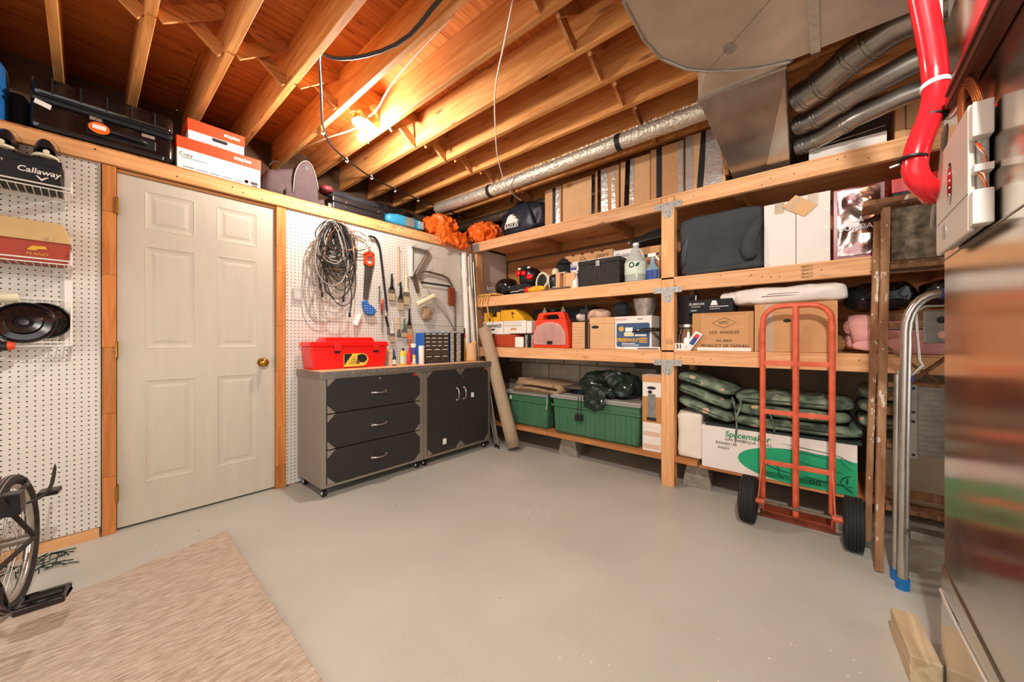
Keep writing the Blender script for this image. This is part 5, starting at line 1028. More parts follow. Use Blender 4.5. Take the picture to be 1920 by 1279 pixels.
text(t, 'pan', .205, .205, .085, 'red_bright', y=-.004, shear=.12, bold=.003); obj('word_ground', G().prism([(.12, .17), (.13, .245), (.28, .26), (.275, .18), (.20, .16)], 'y', -.002, -.0003), 'white', t); obj('drawn_loop', G().ring((.19, -.002, .295), .022, .0022, 'y', 20, 5, 1.2, .6).tube([(.15, -.002, .245), (.17, -.002, .285), (.215, -.002, .285), (.24, -.002, .25)], .0022, 5), 'ink', t)
t = shelf('appliance_box', 'white Cuisinart appliance box behind the black metal box', 'box', 1.43, Z2, 3.02); cardbox(t, .22, .22, .315, 'white_card'); text(t, 'Cuisinart', .115, .265, .052, 'ink', y=-.002); obj('print_band', G().box(.0, .22, -.0012, -.0003, .220, .230), 'wine_red', t); obj('print_band', G().box(.02, .2, -.0016, -.0004, .223, .227), 'ink', t)
t = shelf('brown_carton', 'brown carton behind the green jug beside the post', 'carton', 1.20, Z2, 3.0); cardbox(t, .24, .24, .30, 'card')
t = shelf('black_case', 'black soft case wedged on top of the cartons by the post', 'case', 1.27, Z2+.325, 2.96); obj('case_body', G().hexa([(0, 0, 0), (.31, 0, .03), (.31, .26, .03), (0, .26, 0), (.02, .03, .06), (.31, .03, .125), (.31, .25, .125), (.02, .25, .06)]), 'leather', t, bevel=.015, seg=3, smooth=50); obj('snap', G().cyl((.005, -.004, .022), (.005, .002, .022), .006, n=10), 'chrome', t)
t = shelf('metal_cash_box', 'black hammered-metal box with a latch on the second shelf', 'box', 1.685, Z2, 2.85)
obj('body', G().box(0, .385, .004, .21, 0, .19), 'hammered', t, bevel=.004); obj('lid', G().box(-.003, .388, 0, .213, .1905, .228), 'hammered', t, bevel=.004); obj('latch', G().box(.175, .21, -.007, -.0005, .165, .215).cyl((.1925, -.012, .175), (.1925, -.007, .175), .010, n=12), 'chrome', t, bevel=.002); obj('carry_handle', G().tube([(.13, .1, .2285), (.135, .1, .245), (.25, .1, .245), (.255, .1, .2285)], .006, 8), 'black_plastic', t)
t = shelf('spray_bottle', 'white spray bottle standing left of the black metal box', 'bottle', 1.735, Z2, 2.86); obj('body', G().lathe([(.030, 0), (.032, .004), (.032, .07), (.022, .10), (.016, .13)], (.0, .03, 0), n=20), 'paper_white', t, smooth=40); obj('trigger_head', G().box(-.03, .03, .012, .048, .1305, .165).box(-.04, -.03, .02, .04, .14, .165), 'cord_white', t, bevel=.004); obj('trigger', G().bar((-.02, .03, .13), (-.034, .03, .10), .01, .012), 'cord_white', t)
t = shelf('plastic_jug', 'clear gallon jug part filled with green liquid on the second shelf', 'jug', 1.278, Z2, 2.838); cx, cy = .088, .085
jp = [(.080, 0), (.088, .008), (.088, .165), (.083, .185), (.050, .245), (.024, .285), (.021, .30)]
obj('jug_body', G().lathe(jp, (cx, cy, 0), n=32), 'bottle_clear', t, smooth=40); obj('liquid', G().lathe([(0, .004), (.078, .004), (.085, .010), (.085, .062), (0, .062)], (cx, cy, 0), n=32), 'green_juice', t, smooth=40)
lb = obj('label', G().grid(lambda u, v: (cx+.0892*math.cos(PI*1.12+u*PI*.8), cy+.0892*math.sin(PI*1.12+u*PI*.8), .062+.10*v), 16, 2), 'label_pale', t, smooth=True); obj('label_circle', G().ring((cx-.0, cy-.0905, .135), .018, .004, 'y', 24, 6), 'ink', lb); obj('label_leaf', G().prism([(cx+.025, .12), (cx+.04, .145), (cx+.06, .15), (cx+.05, .125)], 'y', cy-.088, cy-.076), 'green_dark', lb)
obj('cap', G().lathe([(.024, .3005), (.024, .32), (.022, .323), (0, .323)], (cx, cy, 0), n=24), 'white', t, smooth=40); obj('jug_handle', G().tube([(cx+.03, cy-.03, .27), (cx+.062, cy-.05, .25), (cx+.075, cy-.05, .21), (cx+.08, cy-.04, .18)], .010, 8), 'bottle_clear', t, sub=1, smooth=True)
t = shelf('cleaner_bottle', 'blue window-cleaner spray bottle beside the post', 'bottle', 1.10, Z2, 2.845); obj('body', G().lathe([(.048, 0), (.052, .006), (.052, .08), (.044, .105), (.022, .125), (.015, .17), (.015, .185)], (.055, .05, 0), n=26, sy=.62), 'bottle_blue', t, smooth=40); obj('liquid', G().lathe([(0, .004), (.047, .004), (.049, .08), (0, .08)], (.055, .05, 0), n=26, sy=.62), 'teal_blue', t, smooth=40)
obj('label', G().grid(lambda u, v: (.055+.053*math.cos(PI*1.15+u*PI*.7), .05+.033*math.sin(PI*1.15+u*PI*.7), .012+.07*v), 10, 2), 'blue_dark', t, smooth=True); hd = obj('spray_head', G().box(.02, .085, .035, .065, .1855, .215), 'paper_white', t, bevel=.005); obj('nozzle', G().box(-.01, .0195, .042, .058, .196, .212).box(.0855, .10, .042, .058, .20, .213), 'black', hd); obj('trigger', G().bar((.082, .05, .19), (.105, .05, .155), .012, .012), 'paper_white', hd)
# ---------------- second shelf, right bay
t = shelf('draped_box', 'box covered by a charcoal jacket right of the post', 'jacket', .835, Z2, 2.845)
def jk(w):
    x, y, z = w
    return (x, y-.02*max(0, -z/.2), z)
obj('jacket', G().blob((.255, .16, .213), (.258, .155, .212), p=11, pz=12, seed=4, amp=.018, freq=6, ridge=False, flat=-.2115, nu=96, nv=64), 'jacket', t, smooth=50)
obj('sleeve', G().tube([(.50, .04, .36), (.45, -.012, .24), (.42, -.022, .14), (.46, -.018, .06)], [.03, .045, .05, .045], 12), 'jacket', t, sub=1, smooth=True); obj('hem_fold', G().tube([(.03, .0, .012), (.15, -.012, .018), (.30, -.014, .022), (.45, -.012, .03), (.52, -.004, .03)], [.014, .018, .018, .028, .03], 10), 'jacket', t, sub=1, smooth=True)
obj('side_fold', G().tube([(.02, .05, .02), (.03, .03, .2), (.07, .02, .33)], [.04, .035, .02], 10), 'navy', t, sub=1, smooth=True)
t = shelf('white_carton', 'tall white carton beside the charcoal jacket', 'carton', .318, Z2, 2.85, 'tall white cartons'); cardbox(t, .162, .30, .40, 'white_card', tape='tape_clear')
for z in (.12, .28): obj('staple', G().box(.14, .152, -.002, -.0004, z, z+.003), 'steel', t)
t = shelf('white_carton', 'tall white carton beside the shiny red gift bag', 'carton', .153, Z2, 2.845, 'tall white cartons'); cardbox(t, .158, .30, .415, 'white_card', tape='tape_clear')
for z in (.07, .2, .31): obj('staple', G().box(.135, .148, -.002, -.0004, z, z+.003), 'steel', t)
t = shelf('kraft_card', 'small folded brown card leaning across the two tall white cartons', 'card', .20, Z2+.335, 2.833); o_ = obj('card_sheet', G().prism([(-.02, .03), (.045, .09), (.145, .005), (.085, -.05)], 'y', 0, .008), 'card_light', t); obj('tape', G().prism([(-.005, .015), (.06, .072), (.075, .06), (.01, .0)], 'y', -.0012, -.0002), 'tape_clear', t)
mat('gift_foil', '#c9c2bc', .14, 1, nz=.35, ns=5, col2='#7a1f24', bump=1.0, bs=5)
t = shelf('gift_bag', 'shiny silver and red gift bag on the second shelf', 'bag', -.016, Z2, 2.835); W = .215
obj('bag_body', G().box(0, W, .004, .14, 0, .405), 'wine_red', t, bevel=.004)
random.seed(3)
def gf(u, v): return (.02+(W-.04)*u, -.004-.010*noise.noise(Vector((u*3.2, v*4.1, 2.2)))*(1-abs(2*u-1)**4)*(1-abs(2*v-1)**4), .018+.37*v)
obj('foil_window', G().grid(gf, 30, 40), 'gift_foil', t, smooth=True); text(t, 'BOMBAY', W*.5, .17, .042, 'white', y=-.014)
obj('emblem', G().prism([(W*.5-.02, .20), (W*.5-.008, .225), (W*.5, .21), (W*.5+.01, .235), (W*.5+.022, .2)], 'y', -.0145, -.012), 'white', t)
t = shelf('red_carton', 'red and black printed carton behind the ladder top', 'carton', -.262, Z2, 2.90); cardbox(t, .40, .30, .40, 'black', flaps=False); obj('red_lid', G().box(-.003, .403, -.003, .303, .345, .42), 'red', t, bevel=.002)
for k in range(5): obj('printed_hook', G().box(.03+k*.03, .032+k*.03, -.0015, -.0003, .27, .32), 'white', t)
# ---------------- third shelf, left bay
t = shelf('rust_crate', 'rust-red slatted crate on the third shelf behind the carpet roll', 'crate', 2.72, Z3, 2.86)
for k in range(6): obj('slat', G().box(0, .30, 0, .012, .004+k*.021, .0235+k*.021), 'deep_red_card', t)
obj('side', G().box(0, .012, .0125, .2, 0, .13).box(.288, .30, .0125, .2, 0, .13), 'deep_red_card', t)
t = shelf('paper_stack', 'thin white book lying on the rust-red crate', 'book', 2.70, Z3+.1335, 2.86); obj('pages', G().box(0, .20, 0, .15, 0, .006), 'paper_white', t)
t = shelf('white_mug', 'plain white box standing on the third shelf by the carpet roll', 'box', 2.425, Z3, 2.855); cardbox(t, .11, .09, .105, 'paper_white', bevel=.008, flaps=False)
for k, yl in enumerate((2.31, 2.235)):
    t = shelf('black_book', ['black spine with white lettering beside the white box', 'black spine with white lettering beside the red case'][k], 'book', yl, Z3, 2.86, 'black books on the third shelf'); obj('cover', G().box(0, .07, 0, .16, 0, .125), 'black', t, bevel=.003); text(t, 'GOTHIC', .035, .064, .034, 'cord_white', rot=PI/2, y=-.0015, bold=.001)
t = shelf('greenwich_box', 'white Greenwich carton with hand hole on the third shelf', 'carton', 2.895, Z3+.141, 2.87); cardbox(t, .295, .26, .13, 'white_card'); text(t, 'Greenwich', .14, .085, .062, 'ink', y=-.002, bold=.001); obj('hand_hole', G().prism([(.15+.03*math.cos(a), .045+.010*math.sin(a)) for a in [2*PI*k/16 for k in range(16)]], 'y', -.001, .002), 'ink', t)
obj('label', G().box(.01, .05, -.0014, -.0003, .1, .125), 'card', t)
t = shelf('storage_carton', 'white file carton with printed ruler under the yellow boxes', 'carton', 2.592, Z3+.141, 2.87); cardbox(t, .30, .26, .13, 'white_card'); obj('hand_hole', G().box(.10, .18, -.0012, .002, .035, .058), 'card', t); obj('ruler_print', G().box(.02, .25, -.0012, -.0003, .075, .077).box(.02, .25, -.0012, -.0003, .112, .114), 'ink_soft', t)
for k in range(12): obj('ruler_tick', G().box(.025+k*.019, .027+k*.019, -.0012, -.0003, .077, .1), 'ink_soft', t)
t = shelf('carton_end', 'narrow white carton end between file carton and red case', 'carton', 2.288, Z3+.141, 2.88); cardbox(t, .06, .2, .12, 'white_card')
t = shelf('plank', 'flat board carrying the white cartons over the crate and books', 'board', 2.90, Z3+.1405-.006, 3.06); obj('board', G().box(0, .68, 0, .06, 0, .0055), 'board_wood', t)
t = shelf('yellow_box', 'yellow display carton with cut-out front on the third shelf', 'carton', 2.89, Z3+.2725, 2.88, 'yellow cartons on the third shelf'); obj('body', G().box(0, .05, 0, .16, 0, .10).box(.19, .24, 0, .16, 0, .10).box(.05, .19, 0, .16, 0, .05).box(.05, .19, .12, .16, .05, .10), 'yellow', t, bevel=.002, seg=1); obj('black_item', G().blob((.13, .06, .075), (.04, .03, .022), p=2.4), 'black_gloss', t, smooth=True)
t = shelf('yellow_box', 'yellow sloping-top carton with brown marks on the third shelf', 'carton', 2.64, Z3+.2725, 2.88, 'yellow cartons on the third shelf'); obj('body', G().prism([(0, 0), (.32, 0), (.30, .035), (.20, .115), (0, .115)], 'y', 0, .16), 'yellow', t, bevel=.002, seg=1); obj('brown_mark', G().box(.15, .18, -.0012, -.0003, .06, .09).box(.155, .175, -.0012, -.0003, .03, .045), 'wood_handle', t)
t = shelf('black_attache', 'black case with two brass catches behind the red case', 'case', 2.33, Z3, 3.05); obj('body', G().box(0, .68, 0, .16, 0, .385), 'soft_black', t, bevel=.008); 
for x in (.12, .34): c = obj('catch', G().box(x, x+.045, -.008, -.0005, .345, .375).box(x+.012, x+.03, -.010, -.0005, .3755, .40), 'cream', t, bevel=.002)
obj('badge', G().box(.22, .26, -.002, -.0004, .365, .375), 'cord_grey', t)
# red plastic case with clear lid
t = shelf('red_case', 'red plastic organizer case with clear front standing on the third shelf', 'case', 2.195, Z3, 2.838); W, H = .42, .34
pl = [(.015, 0), (.405, 0), (.415, .015), (.40, .20), (.36, .315), (.345, .33), (.075, .33), (.06, .315), (.02, .20), (.005, .015)]
hole = [(.14, .285), (.28, .285), (.27, .312), (.15, .312)]
g = G(); g.prism([p for p in pl if p[1] < .27]+[], 'y', 0, .11)
obj('shell', G().prism([(.015, 0), (.405, 0), (.415, .015), (.405, .15), (.378, .268), (.042, .268), (.015, .15), (.005, .015)], 'y', .006, .11), 'case_red', t, bevel=.008, seg=3)
obj('carry_handle', G().prism([(.045, .2685), (.12, .2685), (.12, .29), (.14, .312), (.28, .312), (.30, .29), (.30, .2685), (.375, .2685), (.352, .325), (.335, .335), (.085, .335), (.068, .325)], 'y', .02, .095), 'case_red', t, bevel=.006)
obj('clear_lid', G().prism([(.03, .03)]+[(.21+.18*math.cos(a), .11+.135*math.sin(a)) for a in [PI*1.0-PI*k/14 for k in range(15)]]+[(.39, .03)], 'y', -.008, .005), 'clear_pink', t, bevel=.003)
random.seed(15)
for k in range(12): x = .06+(k % 4)*.075; z = .045+(k//4)*.06; obj('compartment', G().box(x, x+.06, -.0035, .0055, z, z+.048), random.choice(['leather', 'steel', 'cord_grey', 'drawer_clear']), t)
obj('latch', G().box(.19, .25, -.014, -.0085, .035, .065), 'black', t, bevel=.002); 
t = shelf('striped_carton', 'brown carton with ruled lines right of the red case', 'carton', 1.765, Z3, 2.88); cardbox(t, .145, .22, .235, 'card_light')
for k in range(7): obj('print_line', G().box(.01, .135, -.0012, -.0003, .02+k*.028, .0215+k*.028), 'card_dark', t)
t = shelf('bar_clamp', 'black bar clamp standing upright on the third shelf', 'clamp', 1.625, Z3, 2.838); obj('bar', G().box(.015, .035, .0, .012, .004, .385), 'black_gloss', t); obj('foot', G().box(-.01, .06, -.002, .03, 0, .0035), 'black', t); obj('jaw', G().box(-.03, .045, -.004, .016, .30, .34), 'black_plastic', t, bevel=.004)
t = shelf('clothes_pile', 'pale folded clothes heaped on the open carton', 'clothes', 1.76, Z3+.2475, 2.90); crumple(t, 'cloth_fold', (.07, .08, .035), (.07, .08, .035), 'plastic_white_bag', 6, .01, 18); crumple(t, 'upper_fold', (.20, .1, .05), (.10, .08, .05), 'skin_pink', 7, .014, 14)
t = shelf('black_bag', 'small black cloth bag on the brown file carton', 'bag', 1.40, Z3+.27, 2.92); crumple(t, 'cloth', (.06, .07, .06), (.075, .07, .062), 'soft_black', 6, .014, 16)
t = shelf('file_carton', 'plain brown file carton with hand hole on the third shelf', 'carton', 1.565, Z3, 2.845); obj('body', G().box(0, .225, .002, .28, 0, .225), 'card_light', t, bevel=.002, seg=1); obj('lid', G().box(-.004, .229, -.002, .284, .212, .265), 'card_light', t, bevel=.002, seg=1); obj('hand_hole', G().prism([(.05+.035*math.cos(a), .185+.013*math.sin(a)) for a in [2*PI*k/16 for k in range(16)]], 'y', -.001, .003), 'ink', t)
t = shelf('freeway_box', 'white and blue Freeway carton on the third shelf by the post', 'box', 1.333, Z3, 2.84); W = .30
cardbox(t, W, .26, .265, 'white_card'); obj('blue_panel', G().prism([(.025, .02), (.275, .02), (.285, .03), (.285, .20), (.275, .21), (.025, .21), (.015, .20), (.015, .03)], 'y', -.0014, -.0003), mat('freeway_blue', '#3c5578', .7, nz=.08, ns=9), t)
text(t, 'FREEWAY', .105, .073, .041, 'yellow', y=-.0025, shear=.25, bold=.0015)
for k in range(3): obj('speed_line', G().prism([(.20, .055+k*.015), (.265, .055+k*.015), (.268, .063+k*.015), (.205, .063+k*.015)], 'y', -.0025, -.0015), 'yellow', t)
obj('sun_mark', G().prism([((.055+(.026 if k % 2 else .019)*math.cos(2*PI*k/20)), .165+(.024 if k % 2 else .017)*math.sin(2*PI*k/20)) for k in range(20)], 'y', -.0025, -.0015), 'yellow', t)
obj('truck_print', G().box(.09, .15, -.0025, -.0015, .14, .175).box(.08, .16, -.0025, -.0015, .105, .135).box(.17, .26, -.0025, -.0015, .105, .12), 'paper_white', t); obj('truck_print', G().box(.083, .155, -.0032, -.0026, .112, .122), 'yellow_lab', t)
for k in range(2): obj('print_line', G().box(.06, .20-.03*k, -.0025, -.0015, .032+k*.012, .037+k*.012), 'paper_white', t)
text(t, 'SINCLAIR', .055, .24, .022, 'red', y=-.0015); obj('print_line', G().box(.19, .23, -.0012, -.0003, .237, .243), 'ink_soft', t)
t = shelf('glass_bucket', 'clear tapered glass bucket on the Freeway carton', 'bucket', 1.245, Z3+.2675, 2.87); obj('bucket', G().lathe([(.062, .002), (.066, .004), (.094, .135), (.096, .139), (.092, .139), (.062, .008), (0, .006)], (.11, .10, 0), n=28), mat('ribbed_glass', '#b5aea4', .12, .55, nz=.35, ns=24), t, smooth=40); obj('dark_inside', G().lathe([(0, .012), (.06, .012), (.088, .13), (0, .13)], (.11, .10, 0), n=24), 'black', t)
t = shelf('sauce_pot', 'steel pot with curved black handle against the post', 'pot', 1.016, Z3+.002, 2.895); obj('pot', G().lathe([(.072, 0), (.078, .004), (.078, .135), (.082, .14), (.076, .14), (.074, .006), (0, .005)], (.075, .12, 0), n=30), 'chrome', t, smooth=40); obj('lid', G().lathe([(.083, .1405), (.083, .148), (.05, .16), (0, .163)], (.075, .12, 0), n=30), 'steel', t, smooth=40)
obj('handle', G().tube([(.06, .03, .142), (.035, -.04, .152), (.0, -.085, .154), (-.06, -.09, .152), (-.11, -.09, .147), (-.165, -.088, .134)], [.012, .015, .016, .015, .012, .010], 10), 'black_gloss', t, sub=1, smooth=True)
t = shelf('binder', 'flat white binder lying on the third shelf in front of the carton', 'binder', 1.245, Z3, 2.822); obj('cover', G().box(0, .28, -.0, .015, 0, .022), 'paper_white', t, bevel=.003); obj('spine_band', G().box(.11, .27, -.0015, -.0003, .005, .013), 'maroon', t)
# ---------------- third shelf, right bay
t = shelf('blender', 'glass blender jar on a chrome base right of the post', 'blender', .855, Z3, 2.90); obj('base', G().lathe([(.075, 0), (.078, .006), (.070, .10), (.055, .155), (.05, .165)], (.05, .06, 0), n=28), 'chrome', t, smooth=40); obj('collar', G().lathe([(.062, .1655), (.066, .17), (.066, .19), (.055, .195)], (.05, .06, 0), n=28), 'alu', t, smooth=40)
obj('jar', G().lathe([(.055, .1955), (.06, .21), (.072, .40), (.074, .405), (.068, .405)], (.05, .06, 0), n=28), 'smoke_glass', t, smooth=40); obj('jar_handle', G().tube([(.12, .05, .24), (.145, .05, .26), (.15, .05, .34), (.125, .05, .37)], .007, 8), 'glass', t, sub=1, smooth=True); obj('jar_rib', G().bar((.105, .018, .20), (.118, .012, .40), .004, .008), 'paper_white', t)
t = shelf('number_sign', 'white card marked 31 leaning in front of the blender base', 'sign', .862, Z3, 2.826); obj('card', G().box(0, .11, 0, .004, 0, .052).prism([(.065, .0), (.11, .0), (.19, .115), (.145, .14), (.08, .052), (.065, .052)], 'y', .0002, .0042), 'paper_white', t); text(t, '31', .032, .027, .042, 'ink', y=-.001, bold=.0012); obj('picture', G().prism([(.10, .05), (.128, .036), (.172, .105), (.148, .12)], 'y', -.001, .0001), 'blue_dark', t); obj('picture', G().prism([(.13, .098), (.155, .085), (.172, .107), (.15, .12)], 'y', -.0016, -.001), 'red', t)
obj('tick_mark', G().bar((.075, -.001, .015), (.085, -.001, .028), .003, .002), 'ink', t)
t = shelf('ntc_carton', 'brown carton printed NTC Los Angeles on the third shelf', 'carton', .745, Z3, 2.85); W = .37
cardbox(t, W, .30, .265, 'card'); obj('side_tape', G().box(0, .055, -.0012, -.0003, .02, .26), 'tape_tan', t); obj('side_tape', G().box(.34, W, -.0012, -.0003, .02, .26), 'tape_tan', t); obj('top_tape', G().box(.08, .33, -.0014, -.0003, .245, .2649), 'tape_tan', t)
obj('diamond', G().tube([(.125, -.001, .193), (.20, -.001, .228), (.275, -.001, .193), (.20, -.001, .158)], .0016, 5, closed=True), 'ink', t)
text(t, 'NTC', .20, .193, .028, 'ink', y=-.0018); text(t, 'LOS  ANGELES', .20, .127, .028, 'ink', y=-.0018); text(t, 'NO. 89626', .20, .070, .021, 'ink', y=-.0018); text(t, 'PRODUCT OF TAIWAN', .20, .035, .027, 'ink', y=-.0018)
t = shelf('painted_board', 'white painted board lying in front of the NTC carton', 'board', .71, Z3, 2.832); obj('board', G().box(0, .325, 0, .012, 0, .024), 'paper_white', t, bevel=.002)
t = shelf('keyboard_box', 'long black carton with white print lying on the NTC carton', 'carton', .785, Z3+.2685, 2.86); t.rotation_euler = (0, 0, -PI/2); W = .29
cardbox(t, W, .20, .092, 'soft_black', flaps=False); text(t, 'ZUEBOOK', .065, .062, .022, 'white', y=-.0015, shear=.15); obj('print_line', G().box(.03, .09, -.0012, -.0003, .040, .046), 'cord_grey', t); obj('print_bar', G().box(.028, .065, -.0012, -.0003, .015, .020), 'white', t); obj('print_logo', G().prism([(.155, .05), (.165, .082), (.19, .082), (.20, .05)], 'y', -.0014, -.0003), 'white', t); obj('print_line', G().box(.15, .265, -.0012, -.0003, .038, .042), 'white', t)
for k in range(6): obj('print_dot', G().cyl((.155+k*.011, -.0012, .025), (.155+k*.011, -.0003, .025), .0032, n=8), 'white', t)
t = shelf('brown_carton', 'large plain brown carton behind the hand truck on the third shelf', 'carton', .368, Z3, 2.84); cardbox(t, .405, .34, .305, 'card'); obj('hand_hole', G().prism([(.17+.02*math.cos(a), .195+.011*math.sin(a)) for a in [2*PI*k/14 for k in range(14)]], 'y', -.001, .003), 'ink', t); obj('tape_line', G().box(.055, .10, -.0012, -.0003, .0, .30), 'tape_clear', t)
t = shelf('plastic_bag', 'white plastic bag of soft goods on the large brown carton', 'bag', .50, Z3+.307, 2.85); obj('bag_body', G().blob((.29, .13, .055), (.290, .13, .056), p=6, pz=5, seed=11, amp=.012, freq=9, ridge=True, flat=-.0545, nu=60, nv=30), 'plastic_white_bag', t, smooth=45)
obj('print', G().box(.17, .40, -.004, .02, .045, .049).box(.20, .36, -.004, .02, .058, .062), 'maroon', t); obj('loose_end', G().blob((-.02, .10, .06), (.06, .08, .035), p=2.5, seed=5, amp=.014, freq=14, ridge=True), 'plastic_white_bag', t, smooth=45)
t = shelf('pink_blanket', 'rolled pink blanket on the third shelf behind the wooden ladder', 'blanket', -.075, Z3, 2.85)
def pk(u, v):
    a = 2*PI*2.6*u; r = .030+.085*u; L = .02+.52*v+.012*math.sin(a*2)
    return (L, .13+r*math.cos(a)*1.0, .115+r*math.sin(a)*.95+.012*noise.noise(Vector((L*8, a, 1))))
obj('roll', G().grid(pk, 110, 16), 'pink', t, smooth=True, solid=.016)
for k in range(5): obj('end_fold', G().blob((.02, .10+.025*math.cos(k*1.9), .115+.05*math.sin(k*1.3)), (.025, .035, .035), p=2.3, seed=k, amp=.012, freq=20), 'pink', t, smooth=True)
obj('front_fold', G().blob((.32, .0, .045), (.30, .03, .044), p=2.6, seed=8, amp=.012, freq=9, flat=-.0435), 'pink', t, smooth=True)
t = shelf('garbage_bag', 'black garbage bag stuffed above the pink blanket', 'bag', -.09, Z3+.245, 2.90); obj('bag_body', G().blob((.13, .16, .082), (.15, .16, .078), p=2.8, seed=21, amp=.022, freq=10, ridge=True, flat=-.081, nu=56, nv=34), 'plastic_black_bag', t, smooth=35)
t = shelf('garbage_bag', 'second black garbage bag behind the aluminium step stool', 'bag', -.38, Z3+.245, 2.88); obj('bag_body', G().blob((.16, .16, .082), (.16, .16, .078), p=2.8, seed=27, amp=.022, freq=10, ridge=True, flat=-.081, nu=56, nv=34), 'plastic_black_bag', t, smooth=35)
# ---------------- low platform
def tote(label, yl, W, H, X=2.84, D=.42):
    t = shelf('storage_tote', label, 'tote', yl, Z4, X, 'green plastic totes on the low shelf')
    obj('tub', G().hexa([(.02, .015, 0), (W-.02, .015, 0), (W-.02, D-.015, 0), (.02, D-.015, 0), (0, 0, H), (W, 0, H), (W, D, H), (0, D, H)]), 'green_tote', t, bevel=.02, seg=4, smooth=45)
    n = int(W/.09)
    for k in range(n):
        x = .05+(W-.1)*k/(n-1); obj('rib', G().hexa([(x-.022, .014-.006, .015), (x+.022, .014-.006, .015), (x+.022, .03, .015), (x-.022, .03, .015), (x-.022, -.003, H*.72), (x+.022, -.003, H*.72), (x+.022, .02, H*.72), (x-.022, .02, H*.72)]), 'green_tote', t, bevel=.006, seg=3, smooth=45)
    obj('rim', G().box(-.008, W+.008, -.010, D+.008, H*.74, H*.79), 'green_tote', t, bevel=.004); obj('lid', G().box(-.014, W+.014, -.016, D+.012, H+.0005, H+.022), 'grey_lid', t, bevel=.006); obj('lid_skirt', G().box(-.01, W+.01, -.0145, -.001, H-.012, H), 'grey_lid', t)
    return t
tote('large green plastic tote with grey lid on the low shelf', 1.955, .83, .335)
t2 = tote('smaller green plastic tote with grey lid behind the carpet roll', 2.52, .50, .325, X=2.86); obj('sticker', G().box(.03, .055, -.0115, -.003, .25, .29), 'label_pale', t2); obj('string', G().tube([(.505, -.02, .31), (.51, -.022, .26), (.50, -.022, .2)], .003, 5), 'cord_white', t2)
t = shelf('folded_mat', 'tan patterned floor mat folded on the smaller tote', 'mat', 2.44, Z4+.352, 2.838)
def fm(u, v):
    s = u*2-1; a = 0
    if u < .46: x = .02+.50*(u/.46); z = .018
    elif u < .54: q = (u-.46)/.08*PI; x = .52+.030*math.sin(q); z = .018+.027*(1-math.cos(q))
    else: x = .52-.46*((u-.54)/.46); z = .072
    return (x+.05*(1-v)*0, .01+.40*v, z+.01*math.sin(x*9))
obj('mat_sheet', G().grid(fm, 60, 4), 'rug_tan', t, smooth=60, solid=.028); obj('dark_border', G().tube([(.01, -.006, .002), (.25, -.006, .006), (.50, -.006, .002)], .010, 6), 'rug_dark', t)
for k in range(4): obj('pattern_line', G().bar((.08+k*.11, -.0045, .012), (.13+k*.11, -.0045, .030), .003, .004), 'rug_dark', t)
obj('cuff_fold', G().tube([(.06, -.004, .070), (.25, -.004, .078), (.50, -.004, .070)], .014, 8), 'rug_tan', t, smooth=True)
t = shelf('pale_carton', 'beige carton deep behind the folded floor mat', 'carton', 2.60, Z4+.352, 3.12); cardbox(t, .12, .15, .09, 'skin_pink')
t = shelf('dark_tray', 'dark oval tray lying on the large tote behind the bag', 'tray', 1.90, Z4+.362, 2.90); t.rotation_euler = (0, -.0, -PI/2); obj('tray', G().lathe([(0, .045), (.16, .045), (.18, .055), (.185, .068), (.175, .062), (0, .055)], (.14, .16, .0), n=36, sx=1.2), 'alu_dull', t, smooth=40); obj('foot', G().lathe([(.10, 0), (.10, .0448)], (.14, .16, 0), n=24), 'black', t)
t = shelf('garbage_bag', 'dark green garbage bag slumped over the large tote edge', 'bag', 1.70, Z4+.3595, 2.845)
def gb(w):
    x, y, z = w
    return (x, y, z)
obj('bag_body', G().blob((.26, .13, .105), (.27, .13, .105), p=2.5, seed=33, amp=.045, freq=9, ridge=True, flat=-.104, nu=70, nv=44), 'plastic_green_bag', t, smooth=35)
obj('hanging_end', G().blob((.20, -.046, .0), (.10, .012, .10), p=2.4, seed=35, amp=.02, freq=16, ridge=True, nu=44, nv=30), 'plastic_green_bag', t, smooth=35); obj('knot', G().blob((.33, .02, .17), (.10, .05, .07), p=2.2, seed=36, amp=.03, freq=14, ridge=True), 'plastic_green_bag', t, smooth=35)
t = shelf('adapter', 'small black power adapter hanging by its cord over the large tote', 'adapter', 1.685, Z4+.15, 2.80); obj('block', G().box(-.005, .065, .0, .028, .0, .055), 'black_plastic', t, bevel=.005); obj('cord', G().tube([(.02, .014, .056), (.02, .016, .12), (.022, .018, .21)], .003, 6).tube([(.05, .014, .056), (.055, .016, .12), (.05, .018, .21)], .003, 6), 'cord_black', t); t.rotation_euler = (0, 0, -PI/2)
t = shelf('lantern_box', 'tall white and orange lantern carton beside the post', 'box', 1.105, Z4, 2.84); W = .143
cardbox(t, W, .20, .585, 'white_card', flaps=False); obj('brown_top', G().box(0, W, -.0012, -.0003, .53, .584), 'card', t); obj('orange_band', G().box(0, W, -.0012, -.0003, .22, .42), 'tape_tan', t)
pr2 = obj('lantern_print', G().prism([(.04, .26), (.105, .26), (.105, .40), (.10, .44), (.045, .44), (.04, .40)], 'y', -.0022, -.0014), 'alu_dull', t); obj('lantern_top', G().prism([(.07+.035*math.cos(a), .487+.012*math.sin(a)) for a in [2*PI*k/18 for k in range(18)]], 'y', -.0022, -.0014), 'leather', t); obj('lantern_knob', G().prism([(.06+.017*math.cos(a), .455+.013*math.sin(a)) for a in [2*PI*k/14 for k in range(14)]], 'y', -.003, -.0023), 'black', t); obj('lantern_base', G().prism([(.036, .235), (.108, .235), (.108, .262), (.036, .262)], 'y', -.003, -.0023), 'leather', t)
